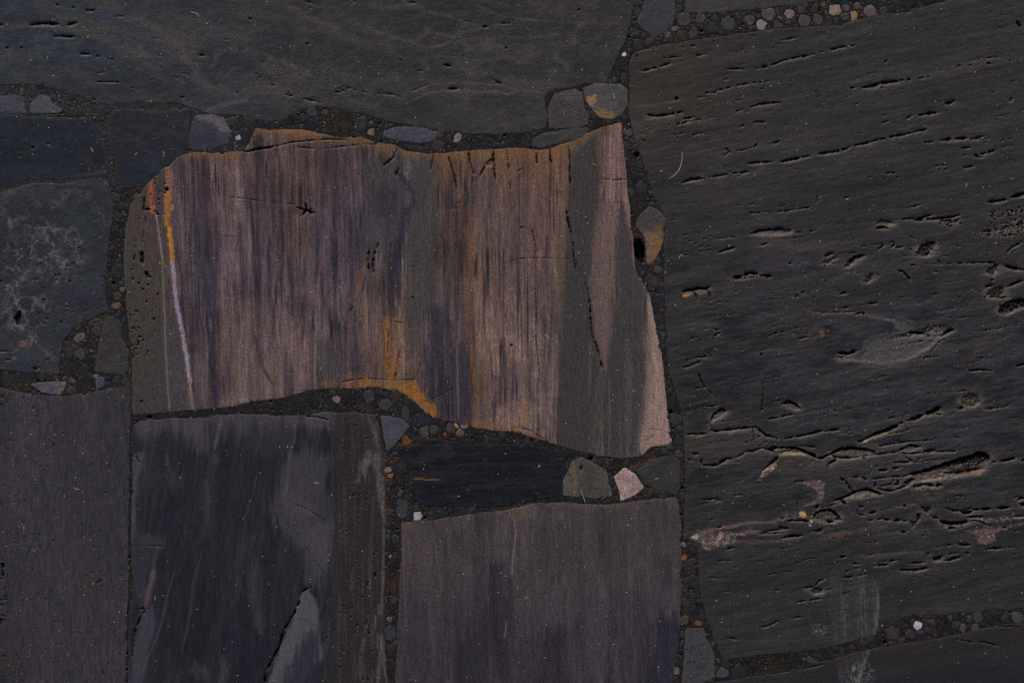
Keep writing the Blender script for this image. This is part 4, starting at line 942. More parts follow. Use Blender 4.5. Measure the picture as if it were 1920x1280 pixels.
# cracks, region 3
for s, w, br in (("540,228 600,218 660,210", 1.6, 0), ("75,310 130,306", 2.5, 0), ("250,388 310,384 340,388", 2.6, 0), ("400,388 450,378 520,355 560,340 620,325 700,312 760,295 830,278 890,262 960,256", 2.6, .2),
    ("150,515 220,500 300,480 380,465 490,455", 2.0, .3), ("80,548 110,543", 2, 0), ("120,520 190,518", 2, 0), ("270,632 340,612 410,590", 2, .4), ("410,590 430,582 480,575 545,575", 3.6, 0), ("0,665 60,655", 2.8, 0),
    ("70,672 170,655", 1.4, .3), ("0,690 20,680 50,680", 3, 0), ("400,685 430,680 470,684", 3.4, 0), ("320,712 342,700", 3, 0), ("60,755 90,745 120,745", 3, 0), ("230,870 262,850 242,830", 2, 0), ("300,842 350,836 400,825 420,800", 2.8, 0),
    ("500,800 542,792", 5, 0), ("440,805 500,805 580,770", 1.5, .3), ("365,915 420,905 505,905", 3.6, 0), ("540,905 600,893 672,878", 4.6, 0), ("670,878 722,870", 2, 0), ("760,860 820,850 880,842 930,825", 4.2, .1),
    ("935,820 1000,805 1080,785 1180,762 1260,745 1330,728 1390,718", 3.8, .1), ("0,1020 50,1000 110,998", 4.6, 0), ("150,990 240,975 320,965 372,960", 3.6, .1), ("280,945 340,935", 1.5, 0), ("930,492 972,488", 4, 0),
    ("1000,490 1060,480 1100,465 1160,458 1205,455", 6.0, 0), ("1110,490 1180,488", 2, .3), ("1200,452 1300,440 1385,430", 2.8, .3), ("1240,668 1282,645", 3.4, .2), ("1320,645 1370,632 1425,628", 5, 0), ("1425,632 1475,620", 2, .3),
    ("1100,690 1152,675", 2.8, 0), ("1465,580 1500,572 1522,560", 5, 0), ("1300,803 1400,790 1480,780 1590,770", 2.2, .3), ("1468,782 1502,775", 4.6, 0), ("1530,775 1592,770", 4.6, 0), ("1610,778 1682,762", 3.6, .1),
    ("1560,830 1602,825", 3.4, 0), ("1640,868 1700,852 1748,838", 4.4, .2), ("1620,862 1660,882 1722,860", 2.6, .3), ("1780,825 1838,810", 1.8, 0), ("1780,785 1838,772", 1.8, .3), ("1570,936 1632,928", 5, 0),
    ("1380,930 1440,925 1505,920", 2, .4), ("1430,948 1502,942", 2.2, .4), ("1130,968 1195,964", 2, 0), ("1040,992 1115,985", 1.3, .2), ("1160,1000 1225,985", 1.8, .5), ("1240,1165 1300,1150 1362,1138", 1.8, 0), ("370,1188 428,1190", 2.6, 0),
    ("530,1182 600,1175 720,1155", 2.2, 0), ("1700,1128 1760,1120 1812,1115", 6.5, 0), ("1830,1105 1870,1092 1905,1080 2000,1050", 7, 0), ("1220,1225 1330,1215 1400,1200", 3, .1), ("1290,1228 1400,1222 1500,1212 1560,1195", 4.6, .1),
    ("1860,115 1888,152", 4, 0), ("750,1095 748,1140", 1.3, 0), ("1700,325 1760,318", 2, .4), ("1500,370 1640,365", 2, .6), ("900,1105 930,1100", 1.8, 0), ("750,495 760,545", 1.0, .5), ("940,595 1020,560", 1.6, .5), ("640,570 700,600", 1.2, .5),
    ("1740,500 1660,490", 1.2, .6), ("1420,1110 1500,1100", 1.2, .2), ("1620,1082 1655,1080", 1.8, 0), ("0,265 75,255", 2, .2), ("240,1150 420,1140 440,1135", 1.2, .4), ("1460,12 1420,15", 1.6, 0), ("280,560 330,562", 1.6, .3), ("440,498 465,500", 1.6, .2)):
    r.carve(P(3, s), w, broken=br)
r.hole(*P(3, "1708,355")[0], 3.2, 2.2); r.hole(*P(3, "1828,338")[0], 2.6, 1.6); r.pit(P(3, "1820,570 1830,540 1845,545 1840,570"), 4, 1.5); r.hole(*P(3, "310,1250")[0], 1.6); r.hole(*P(3, "720,1168")[0], 1.6)
for s, w, br in (("1800,325 1905,318", 2.6, .1), ("1665,402 1720,388 1780,372 1840,352", 3.0, .25), ("1700,640 1760,648 1830,640 1905,625", 4.6, .2), ("1820,665 1905,655", 2.2, .5), ("1830,700 1890,690", 3.2, .3), ("1850,755 1905,745", 3.4, .2),
    ("1660,715 1740,730", 1.8, .6), ("1650,770 1700,790", 1.6, .6), ("1750,720 1850,715", 1.6, .6), ("1640,470 1640,480", 1, 0)):
    r.carve(P(2, s), w, broken=br)
r.hole(*P(2, "1872,550")[0], 3.2); r.hole(*P(2, "1650,315")[0], 1.8)
r.porous(P(2, "1630,640 1905,600 2100,590 2160,680 1905,780 1660,800"), -0.10, 6, 2.2, 2.2, 12, 10)
# big crescent hollows with a worn floor
def lens(z, pts, dep, floor, tilt=.75, rag=1.4, por=.35):
    r.pit(P(z, pts), dep, rag, floor, por, tilt, .7)
lens(6, "375,28 420,8 480,0 545,-6 605,5 600,22 520,26 430,30", 7, (66, 60, 52)); r.carve(P(6, "378,26 425,8 480,0 545,-6 600,2"), 3.0, 6)
lens(3, "1075,1250 1110,1225 1150,1230 1190,1250 1140,1258", 6, (60, 54, 46)); r.carve(P(3, "1080,1275 1120,1268 1150,1278"), 6)
lens(6, "155,1065 180,1025 222,1003 246,1010 225,1040 190,1060 165,1080", 6, (74, 66, 58)); r.carve(P(6, "158,1062 182,1024 222,1002 246,1008"), 3.6, 7)
lens(6, "550,975 590,960 632,980 660,1008 620,1005 590,985", 6, (70, 62, 54)); r.carve(P(6, "550,973 592,958 632,976 662,1004"), 3.6, 7)
lens('A', "170,335 240,288 320,272 430,277 505,288 550,318 480,330 350,356 260,356 195,345", 7, (68, 62, 55), .8); r.carve(P('A', "160,332 240,286 320,270 430,276 510,286 558,316"), 3.6, 7); r.carve(P('A', "190,347 260,358 350,358 430,345 520,332 640,320 740,305"), 2.6)
lens('A', "750,300 800,276 860,250 940,262 900,290 850,305", 5, (62, 57, 52)); r.carve(P('A', "740,302 800,274 860,247 945,260"), 4.2, 7); r.carve(P('A', "745,312 850,322 950,313 1060,306 1160,300 1280,300"), 2.4, broken=.1)
lens('A', "975,305 1020,285 1075,290 1070,302 1000,308", 6, (48, 42, 36)); r.carve(P('A', "975,302 1020,284 1072,288"), 4, 7)
lens('A', "290,705 380,650 440,625 500,620 560,650 600,672 520,672 480,668 430,690", 7, (92, 84, 74), .8); r.carve(P('A', "200,724 300,690 400,638 480,622 540,642 605,672"), 4.4, 8)
lens('A', "30,880 50,835 100,805 160,800 215,840 240,885 200,905 100,905", 6, (62, 57, 48), .7, 1.4, .5); r.carve(P('A', "25,885 45,832 100,806 160,800 215,842 262,885"), 3.6, 7); r.carve(P('A', "150,795 200,815 250,860"), 2.4); r.carve(P('A', "145,905 195,905"), 6.5); r.carve(P('A', "220,880 262,885"), 6)
r.pit(P(6, "1300,135 1335,85 1370,66 1415,68 1420,85 1400,105 1370,150 1345,150"), 7, 3, (26, 21, 18), .8, .2); r.pit(P(6, "790,150 815,130 845,128 840,140 800,155"), 6, 1.2, (22, 18, 16), .4); r.pit(P(6, "765,195 800,172 865,152 855,165 810,195"), 3.5, 3, (44, 38, 34), .8)
r.pit(P(6, "900,215 925,175 960,145 1015,140 1010,155 960,180 940,200"), 7, 2.5, (40, 33, 30), .8, .4); r.carve(P(6, "935,190 960,155 1010,145"), 4.5, 7)
r.pit(P(6, "1700,225 1740,195 1768,195 1755,230 1735,262 1690,240"), 6, 2, (44, 38, 32), .6, .5); r.pit(P(6, "1690,375 1705,345 1740,325 1795,320 1797,350 1775,375"), 7, 2, (40, 34, 29), .7, .5); r.pit(P(6, "1760,465 1775,425 1830,395 1880,385 2000,375 2000,410 1905,432 1850,455 1800,478"), 13, 2, (28, 23, 19), .7, .5)
r.pit(P(6, "1000,300 1020,275 1055,248 1082,255 1060,275 1030,300"), 4, 3.5, (34, 29, 26), .9); r.pit(P(6, "1560,935 1600,912 1648,925 1660,960 1640,985 1600,990 1560,970"), 5, 3, (58, 48, 38), .9, .3); r.pit(P(6, "1535,1000 1560,980 1575,1000 1550,1008"), 6, 1.5)
r.pit(P(6, "970,1188 1020,1160 1080,1130 1150,1112 1198,1090 1205,1100 1150,1130 1060,1160 1000,1188"), 11, 1.6, (22, 17, 14), .5, .35); r.carve(P(6, "1070,1140 1150,1112 1200,1090"), 5, 10)
r.stroke(P(6, "1005,1185 1040,1170 1090,1150 1150,1132"), 2.6, (126, 86, 56), .8, .7, 1.2); r.stroke(P(6, "1010,1186 1030,1178"), 2.6, (170, 134, 100), .8)
for s, w, br in (("610,15 680,20 745,5", 2, .2), ("0,75 100,55 250,50", 1.2, .2), ("250,42 292,45", 2.6, 0), ("200,130 240,115 290,103", 3.6, 0), ("85,125 182,112", 1.3, .2), ("410,105 440,90 480,75", 3, .5), ("1090,115 1128,83", 3.2, 0), ("1165,103 1192,70", 3.0, 0),
    ("1170,102 1228,98", 2.6, 0), ("790,205 822,206", 3.4, .2), ("286,270 332,262", 7, 0), ("340,256 380,243 420,248", 8, 0), ("465,256 492,262", 7, 0), ("430,257 470,262", 3, 0), ("470,275 480,262", 4, 0), ("1195,230 1230,235 1255,260 1278,292", 4.6, 0),
    ("1795,200 1840,215 1905,226 1980,228", 6.4, 0), ("1810,320 1860,300 1905,285", 5.6, 0), ("1690,322 1735,308", 4.6, 0), ("1670,378 1805,380", 2.4, 0), ("1812,128 1840,100 1895,72", 3.6, 0), ("1240,202 1312,200", 3, .3), ("1400,197 1560,190 1690,185", 2, .5),
    ("1700,186 1742,187", 3, 0), ("0,347 40,337 90,330 130,330 152,320", 6.2, 0), ("60,345 75,370 85,398", 4, 0), ("132,332 150,360 156,398", 3, 0), ("1030,417 1088,410", 3, .1), ("900,438 936,435", 2.6, 0), ("1180,377 1282,383", 1.4, .4),
    ("960,478 1000,465", 2.6, 0), ("690,450 800,465 960,460 990,450", 1.2, .1), ("868,690 920,693 972,676", 7.5, 0), ("1255,575 1300,575 1350,582", 5, 0), ("1455,588 1480,570 1512,560", 7.5, 0), ("450,618 510,580 575,570", 1.4, .1),
    ("638,612 704,600", 1.5, 0), ("168,560 214,560", 2.5, 0), ("175,595 214,573", 2.8, 0), ("108,575 136,570", 1.6, .3), ("48,612 62,600", 2, 0), ("0,772 40,760 102,735", 3.4, .1), ("20,742 60,715 192,705", 1.8, .4), ("90,800 98,830 112,862 126,882", 3, 0),
    ("60,890 126,880", 1.8, .2), ("145,900 166,922", 3.6, 0), ("190,935 240,990", 1.0, .4), ("456,868 448,950 436,1075", 3.2, .1), ("465,820 460,870", 1, .2), ("480,1058 542,1050", 3, 0), ("555,1043 622,1030", 3.8, 0), ("580,1165 660,1150 740,1135 862,1115", 2.6, .2),
    ("1210,1080 1232,1080", 5, 0), ("1250,1068 1300,1055 1345,1035", 6.4, 0), ("1345,1032 1400,1015 1442,990", 8.5, 0), ("1140,1056 1182,1048", 3, 0), ("1200,1040 1255,1025", 1.6, .3), ("1600,790 1660,780 1728,790", 4.6, 0), ("1640,718 1682,716", 2, 0),
    ("1858,766 1908,750", 4, 0), ("1090,1205 1200,1190 1395,1175", 1.6, .2), ("880,362 915,350", 3, .3), ("820,350 900,372", 1.4, .6), ("540,395 600,385", 1.6, .4), ("620,385 680,345", 2, .4), ("1470,685 1530,675", 1.6, .3), ("1380,690 1440,620 1510,600", 1.6, .5),
    ("320,670 345,672", 2.2, 0), ("1425,170 1440,190", 3, 0), ("1410,240 1420,236", 1.6, 0), ("1340,930 1380,925", 1.6, 0), ("1510,910 1580,898", 1.8, .1), ("1490,1045 1520,1010", 1.4, .2), ("230,350 330,345", 1.2, .5), ("680,245 740,225", 2, .5),
    ("300,830 380,828", 1.0, .5), ("1700,120 1740,60", 1.4, .5), ("1240,30 1320,60", 1.2, .6)):
    r.carve(P(6, s), w, broken=br)
for q in "520,578,3 555,570,2.6 440,697,3 780,470,2 748,487,1.6 1010,468,3.6 1728,282,3.4 600,190,2.6 375,318,2 210,480,2 257,478,1.6 717,852,1.6 260,708,1.4 190,505,1.4".split():
    x, y, d = map(float, q.split(',')); p = P(6, f"{x},{y}")[0]; r.hole(p[0], p[1], d * .8, d * .62)
r.stroke(P(6, "0,372 20,370 45,362"), 4, (176, 120, 66), .85)
r.porous(P(6, "1640,0 1905,-60 2100,-60 2100,50 1760,60 1660,40"), 0.28, 3.2, 2.4, 3.6, 10, 12); r.porous(P(3, "1690,1170 1905,1150 2100,1150 2100,1300 1700,1270"), 0.26, 3.0, 2.4, 3.6, 12)
r.porous(P(3, "1420,1250 1440,1220 1550,1215 1560,1250 1480,1275"), .34, 3, 2.4, 4, 4)
r.porous(P(6, "400,90 500,70 600,90 520,120 420,125"), .0, 3.4, 2.2, 2.4, 8, 10); r.porous(P(6, "560,170 640,160 640,210 560,215"), .06, 3, 2.4, 2.4, 6)
r.porous(P(6, "820,340 900,330 930,370 840,385"), .1, 3.4, 2.2, 2.4, 6, 10); r.porous(P(6, "980,260 1100,200 1130,250 1040,310 970,310"), .04, 3, 3, 2.6, 10, 30)
r.porous(P(6, "340,440 440,395 560,380 700,330 760,340 640,420 420,450"), -.04, 4, 2.2, 2.0, 12, 12); r.porous(P(6, "0,470 60,450 100,560 60,640 0,640"), .0, 3.4, 2.6, 2.4, 10)
r.porous(P(6, "740,270 830,270 830,320 740,320"), .0, 3, 2.6, 2, 8); r.porous(P(6, "1190,70 1440,30 1400,160 1280,240 1100,240"), -.08, 4, 3, 2.2, 16, 25)
r.porous(P(6, "1340,545 1420,520 1510,545 1440,620 1380,650 1350,600"), .12, 3, 3, 2.4, 6, col=(44, 42, 40)); r.porous(P(6, "300,630 500,600 900,560 1000,640 860,700 400,700"), -.20, 6, 1.8, 1.2, 20, 6)
r.porous(A_("1250,80 1920,0 2300,-60 2300,1050 1920,1130 1320,1140 1290,900 1260,600"), -.235, 8.0, 2.0, 2.2, 10, 11)
r.porous(A_("1300,1020 1920,940 1920,1090 1360,1120"), -.19, 9.0, 1.8, 2.0, 20, 9)
# region A / B cracks
for z, s, w, br in (('A', "20,147 60,135 102,125", 4.4, 0), ('A', "160,122 242,112", 3.8, 0), ('A', "580,262 640,248 700,240 802,225", 2, .1), ('A', "830,218 1045,205", 1.7, .1), ('A', "60,360 100,350 160,332", 4, 0), ('A', "0,330 30,332 45,350", 5.4, 0),
    ('A', "140,420 190,392 228,372", 3.2, 0), ('A', "700,396 800,396 872,390", 3.4, 0), ('A', "800,348 835,362 872,386", 3, 0), ('A', "890,396 1000,380 1160,365", 1.6, .1), ('A', "575,466 672,460", 3.4, 0), ('A', "705,449 785,438", 5, 0), ('A', "560,438 582,408", 1.8, 0),
    ('A', "458,355 466,385", 2, 0), ('A', "262,530 290,545 325,590 352,638", 3.2, 0), ('A', "370,524 440,518 470,540 560,535 700,520 800,515 870,490", 3, .05), ('A', "250,716 280,730 308,756", 3.8, 0), ('A', "575,618 640,636 700,642 790,608 870,570", 3, 0),
    ('A', "560,590 600,602 700,580 765,590", 2.4, .1), ('A', "552,570 556,600 545,630", 2.4, 0), ('A', "735,540 752,560 748,598", 2.4, 0), ('A', "800,575 840,560 875,540", 6, 0), ('A', "700,545 720,555", 2.4, 0), ('A', "1150,490 1250,484 1370,466 1450,452", 4.6, 0),
    ('A', "1160,785 1195,800 1230,810 1290,810", 3, 0), ('A', "1288,815 1340,800 1390,790", 3, 0), ('A', "1290,825 1340,828 1385,815", 6.5, 0), ('A', "1395,800 1452,800", 3, 0), ('A', "1458,798 1548,792", 7, 0), ('A', "1598,792 1702,780", 7, 0), ('A', "1700,783 1840,768", 2.4, .3),
    ('A', "1728,712 1780,684", 4.2, 0), ('A', "1775,722 1800,705 1900,700", 7, 0), ('A', "1790,752 1900,760", 7, 0), ('A', "405,795 402,835 470,855", 2.4, 0), ('A', "412,770 450,780", 2.6, 0), ('A', "498,832 562,818", 6, 0), ('A', "480,890 545,893", 3, 0),
    ('A', "568,886 620,878 685,892", 5, 0), ('A', "715,897 785,895", 4.6, .2), ('A', "685,770 665,795", 1.6, 0), ('A', "1250,1100 1330,1103 1425,1098", 3.6, .2), ('A', "1480,1140 1560,1133 1640,1130", 4.2, 0), ('A', "1685,1125 1725,1125", 2.4, 0),
    ('A', "1150,1240 1210,1228 1285,1207", 3.8, 0), ('A', "1170,1183 1265,1170", 3, .3), ('A', "860,1262 920,1258 988,1248", 3.8, 0), ('A', "600,1246 742,1235", 2.8, .2), ('A', "260,1208 302,1200", 3.2, 0), ('A', "20,980 60,985 105,965", 5.6, 0),
    ('A', "1380,895 1450,900 1500,925 1550,938", 2.8, 0), ('A', "1340,872 1400,862 1470,862 1460,885", 3.6, 0), ('A', "1745,862 1840,852", 4.6, 0), ('A', "1640,950 1680,958", 4, 0), ('A', "1620,385 1680,378 1760,360", 4.6, 0), ('A', "1540,395 1620,390", 2.6, 0), ('A', "1810,380 1870,370", 4, 0),
    ('A', "800,772 812,768", 5, 0), ('A', "1640,528 1700,520", 1.4, .4), ('A', "1020,610 1050,700", 1.4, .1), ('A', "1250,685 1300,685", 2.6, .5), ('A', "780,990 818,996", 4, 0), ('A', "60,765 50,785", 4, 0), ('A', "1170,1105 1195,1105", 3.6, 0), ('A', "990,1180 1015,1178", 2.6, 0),
    ('A', "1320,1165 1360,1175", 4, 0), ('A', "1680,305 1740,298", 1.4, .2), ('A', "1000,1130 1100,1120", 1.8, .5), ('A', "360,1270 420,1265", 2, 0), ('A', "560,1275 660,1275", 3, .2), ('A', "1040,590 1120,590", 6, .2),
    ('B', "370,45 500,30 650,12 790,0", 4.4, 0), ('B', "85,76 150,72 290,68", 3, .3), ('B', "340,30 380,45", 3, 0), ('B', "790,10 840,45 890,85 950,92", 4.6, 0), ('B', "920,98 1020,118", 2.4, .4), ('B', "755,20 762,80 775,165", 2.4, .2), ('B', "680,158 770,152 900,150", 1.6, .2), ('B', "790,108 830,92", 2, 0),
    ('B', "820,190 900,140", 1.4, .4), ('B', "257,383 330,388 412,378", 4.2, 0), ('B', "412,378 440,350 485,322 555,314", 5.4, 0), ('B', "555,314 620,290 690,245 770,240 850,210", 2.6, .1), ('B', "850,207 900,225 960,240 982,275", 3.6, 0), ('B', "890,195 1012,200", 2.6, .2),
    ('B', "905,222 1012,210", 4.4, 0), ('B', "1010,212 1100,208 1200,212 1250,232 1300,258 1350,280 1395,312", 4.8, 0), ('B', "1395,312 1450,315 1520,270", 4.2, 0), ('B', "1170,186 1375,202", 1.8, .1), ('B', "1495,388 1540,350 1600,325", 3, 0), ('B', "1520,280 1560,260 1640,215 1760,210", 4.6, 0),
    ('B', "1550,285 1590,308 1760,310", 3, 0), ('B', "1070,120 1200,95 1320,72 1440,38", 2.8, .15), ('B', "1520,38 1620,20", 2.4, .1), ('B', "1345,340 1350,360", 1.4, 0), ('B', "1160,556 1220,540 1292,545", 2.2, .1), ('B', "850,1060 920,1040 1030,1022 1112,1020", 3, 0), ('B', "810,1068 960,1065 1100,1042", 1.8, .1), ('B', "1010,998 1112,1018", 2.2, 0),
    ('B', "1045,1116 1120,1095 1245,1084", 4.6, 0), ('B', "1100,940 1262,936 1312,950", 3.6, 0), ('B', "1300,886 1372,880", 1.6, 0), ('B', "1388,812 1412,788", 6, 0), ('B', "500,1216 552,1210", 4.6, 0), ('B', "1200,815 1214,710", 1.4, .1), ('B', "150,262 190,275 225,255", 4.0, .2),
    ('B', "105,325 150,332", 3, 0), ('B', "220,735 300,728 405,718", 1.6, .1), ('B', "550,690 690,675", 1.5, .1), ('B', "860,622 950,622", 1.3, .3), ('B', "1550,742 1640,715", 3, 0), ('B', "1635,515 1680,560 1750,640", 2.6, 0), ('B', "400,1012 440,998", 3.4, 0), ('B', "1040,915 1062,912", 4, 0), ('B', "240,390 245,310", 2.6, .2), ('B', "1620,735 1690,778", 3, 0),
    (9, "668,750 735,742 758,715 792,700", 3.4, 0), (9, "640,830 700,820 778,806", 2.6, .1), (9, "515,763 538,763", 2.6, 0), (9, "612,919 656,912", 3.4, 0), (9, "440,970 490,958 532,935", 2.6, .1), (9, "260,1028 300,1036", 2.6, 0), (9, "905,663 960,642 1012,630", 1.8, .2),
    (9, "1068,628 1102,625", 3, 0), (9, "1218,650 1290,651 1368,638", 3.8, 0), (9, "1462,597 1542,580", 3.2, 0), (9, "1250,612 1358,608", 2.4, .3), (9, "898,693 960,686 1032,672", 2.4, .2), (9, "1280,688 1362,678", 1.6, .2), (9, "140,690 250,702 332,688", 1.3, .2),
    (9, "108,258 202,250", 1.6, 0), (9, "945,610 970,612", 2, 0), (9, "880,578 912,572", 2.6, 0), (9, "200,598 280,596", 1.6, .3), (9, "470,675 640,650", 1.3, .5), (9, "1600,662 1640,660", 1.2, .2), (9, "1810,135 1800,170", 1, .4)):
    r.carve(P(z, s), w, broken=br)
r.pit(P(9, "725,755 745,745 782,755 778,778 740,785 720,775"), 6, 1.5, (40, 36, 30), .6, .5); r.pit(P(9, "1393,590 1420,572 1450,578 1440,598 1400,602"), 6, 1.2, (36, 30, 24), .5, .5)
r.pit(P('A', "1045,1215 1070,1212 1110,1195 1145,1195 1100,1232 1060,1240"), 6, 1.2, (40, 34, 26), .5, .5)
big = P('A', "860,500 950,470 1050,440 1150,402 1250,368 1350,345 1400,322 1480,314 1530,338 1536,378 1505,405 1495,452 1440,487 1340,496 1200,516 1080,545 960,560 880,562 820,600 790,600 850,560 900,530")
r.pit(big, 14, 1.4, (64, 57, 54), .45, .95, .75)
r.patch(P('A', "1000,520 1090,480 1180,460 1200,500 1080,545 960,560"), (104, 92, 84), .6, 6, 5, .3, 5); r.patch(P('A', "1150,400 1400,330 1530,340 1530,370 1450,410 1250,430 1080,470"), (32, 28, 26), .8, 6, 5, .2)
r.patch(P('A', "900,545 1000,500 1040,520 960,560 900,570"), (112, 88, 72), .5, 5, 4, .3); r.stroke(P('A', "960,553 1040,545 1120,532"), 4, (128, 106, 80), .7, .8, 1.2); r.patch(P('A', "1378,487 1410,460 1490,450 1482,474 1430,489"), (122, 78, 50), .9, 2, 1.5, .3, 5)
r.carve(P('A', "860,495 1000,462 1150,405 1300,362 1400,330"), 5.5, 7); r.carve(P('A', "1390,335 1430,318 1490,318 1532,345 1534,372"), 6.5, 9)
r.pit(P('A', "860,605 930,580 990,572 1060,585 1110,590 1100,612 1040,608 980,600 920,615"), 8, 2.5, (26, 22, 16), .8, .2); r.patch(P('A', "850,620 1110,615 1120,650 1020,712 900,690"), (66, 60, 52), .75, 7, 8, .35, 6)
r.porous(P('A', "850,600 1110,600 1110,660 900,680"), .05, 3.4, 2.4, 2.4, 6)
for s, d in (("945,775 1035,775 1030,795 1000,830 960,815", 7), ("915,845 945,838 940,880 905,880", 7), ("860,905 895,895 890,940 865,955", 6), ("1030,852 1100,858 1105,885 1050,880", 8), ("1100,890 1180,898 1260,905 1330,888 1370,905 1290,935 1200,940 1130,925", 12)):
    r.pit(P('A', s), d, 3, (18, 15, 12), .8, .15)
r.carve(P('A', "935,870 890,930 870,955"), 3, 5, .3); r.carve(P('A', "1120,940 1180,960 1300,950"), 3.4, 5, .2); r.carve(P('A', "730,880 830,900"), 2.4, 4, .3)
r.porous(P('A', "1000,840 1370,880 1400,960 1150,975 1020,920"), .02, 4, 2.6, 2.6, 8)
# worn halos, made paler to paint in lit slopes by the hollows, then crusts
r.porous(P(6, "0,60 600,0 1905,-80 2200,-80 2200,900 1905,900 1905,1200 0,1280"), -.20, 30, 2.4, 3.0, 24, 9)
r.porous(P(9, "80,0 1905,-60 2200,-60 2200,480 1905,520 500,660 80,560"), -.20, 26, 2.2, 3.0, 24, 9)
r.halo((92, 84, 76), .8, 11, 2.4)
vio, tan, red = (92, 88, 100), (124, 106, 94), (112, 76, 64)
def crust(z, pts, base, mix1, mix2, al=.8, mott=.35):
    p = P(z, pts)
    r.patch(p, base, al, 3, 5, mott, 5)
    sl = r.box(p, 8); ins = inside(p, r.xs[sl[1]], r.ys[sl[0]])
    X_, Y_ = r.X[sl], r.Y[sl]
    q = fbm(X_ / 5, Y_ / 5, 700 + int(p[0, 0]), 3)
    r.blend(sl, ins * .7 * sst(.1, .35, q), mix1); r.blend(sl, ins * .7 * sst(.1, .35, -q), mix2)
    r.H[sl] += (ins * 0.9 * fbm(X_ / 3, Y_ / 3, 701, 3)).astype(np.float32)
crA = "1430,885 1500,878 1600,868 1700,858 1840,842 1840,868 1740,882 1650,896 1560,902 1500,900"
crB = "1320,985 1400,972 1430,955 1580,960 1650,950 1840,905 1840,922 1640,975 1580,1000 1575,1030 1592,1060 1560,1085 1430,1088 1425,1055 1460,1025 1400,1010"
crC = "1230,548 1300,545 1360,530 1425,530 1472,570 1462,680 1440,745 1380,770 1290,782 1270,775 1390,730 1422,680 1388,630 1320,590 1260,570"
crD = "1115,905 1150,870 1190,840 1240,818 1275,840 1285,890 1230,903 1160,902"
crE = "135,1105 180,1068 230,1050 350,1056 500,1045 620,1070 560,1110 640,1150 520,1165 420,1190 310,1235 250,1205 235,1150 160,1118"
crF = "815,520 850,455 880,420 940,370 985,365 1002,380 1000,410 940,440 880,490"
crust('A', crA, (98, 96, 106), (124, 120, 130), (66, 62, 68)); crust('A', crB, (98, 82, 80), red, (118, 102, 100)); crust('B', crC, (92, 80, 86), (112, 104, 118), red); crust('B', crD, (86, 84, 98), (108, 104, 118), (60, 58, 68))
crust('B', crE, (98, 84, 76), (150, 132, 118), (56, 48, 46), .85); crust('B', crF, (112, 98, 92), (176, 152, 116), (96, 72, 70), .9)
r.stroke(P('B', "1225,885 1250,862 1275,880"), 7, (206, 162, 92), .9, .5); r.stroke(P('B', "1240,900 1285,893"), 3, (170, 120, 60), .8); r.stroke(P('B', "1330,945 1350,940"), 4, (206, 168, 108), .9); r.stroke(P('B', "1318,975 1332,985"), 4, (150, 146, 158), .9)
r.stroke(P('B', "140,1105 170,1098 210,1088"), 5, (176, 164, 158), .7, .8, 1.5); r.stroke(P('B', "340,1190 400,1150 420,1120"), 7, (156, 138, 122), .6, .8, 2)
for s, w in (("180,1065 330,1032 450,1002 560,992 640,966 780,950 900,955", 4), ("900,955 1000,932 1060,910 1120,900", 5), ("640,1078 700,1045 760,1045 850,1052", 6), ("1270,790 1300,775 1380,755", 3)):
    r.stroke(P('B', s), w, (92, 84, 92), .85, .7, 1.6, fs=3); r.stroke(P('B', s) + 1, w * .5, (112, 78, 58), .5, .8, 2, fs=3)
r.stroke(P('B', "620,1068 680,1078"), 4, (140, 92, 62), .8)
gold = P('B', "1010,292 1025,255 1100,225 1180,222 1240,238 1320,275 1385,300 1300,285 1180,270 1090,285")
r.pit(gold, 6, 1.4, (96, 84, 62), .5, .9, .85); r.stroke(P('B', "1015,285 1040,262 1100,262 1180,272 1290,275"), 4, (132, 116, 88), .7, .8, 1.6); r.stroke(P('B', "1100,232 1180,232 1250,245"), 5, (52, 48, 42), .8)
r.carve(P('B', "1010,212 1100,208 1200,212 1250,232 1300,258 1350,280"), 3.6, 7)
r.patch(P('B', "1030,300 1390,310 1420,360 1300,400 1080,350"), (66, 61, 52), .6, 10, 8, .2)
r.pit(P('B', "850,440 880,405 930,352 985,300 1018,295 1010,325 950,372 895,412"), 9, 1.2, (20, 18, 16), .4, .3)
# chalky scuff crossing the slab
def scuff(o):
    X_, Y_ = o.X, o.Y
    xl = np.interp(Y_, [1080, 1150, 1230, 1300], [1552, 1553, 1566, 1572]); xr = np.interp(Y_, [1080, 1100, 1160, 1200, 1280], [1640, 1652, 1650, 1640, 1612])
    wv = 1.5 * fbm(X_ / 30, Y_ / 60, 19, 2)
    lane = fba((X_ + wv - 0.04 * (Y_ - 1200)) / 1.4, Y_ / 130, 17, 2)
    g = sst(1072, 1110, Y_ + 24 * vn(X_ / 14, X_ * 0, 3)) * sst(0, 3, X_ - xl) * sst(0, 3, xr - X_) * sst(1420, 1290, Y_)
    k = g * (0.12 + 0.38 * sst(0.15, 0.55, lane)) * (0.55 + 0.45 * sst(-.3, .3, fbm(X_ / 4, Y_ / 9, 20, 2)))
    k = np.maximum(k, g * 0.75 * (1 - sst(1, 5, np.abs(xr - 5 - X_))) * sst(-.4, .3, fba(X_ / 3, Y_ / 25, 23, 2)))
    k = np.maximum(k, 0.85 * sst(30, 12, np.hypot((X_ - 1611) / 1.3, Y_ - 1262)) * sst(.05, .3, fbm(X_ / 3, Y_ / 4, 24, 3)) )
    k = np.maximum(k, 0.7 * sst(16, 4, np.hypot((X_ - 1536) / 1.5, Y_ - 1179)) * sst(.0, .3, fbm(X_ / 3, Y_ / 3, 25, 3)))
    o.blend(ALL, k, (112, 112, 110))
scuff(r)
r.edge_tint((60, 57, 53), 0.35, 5)
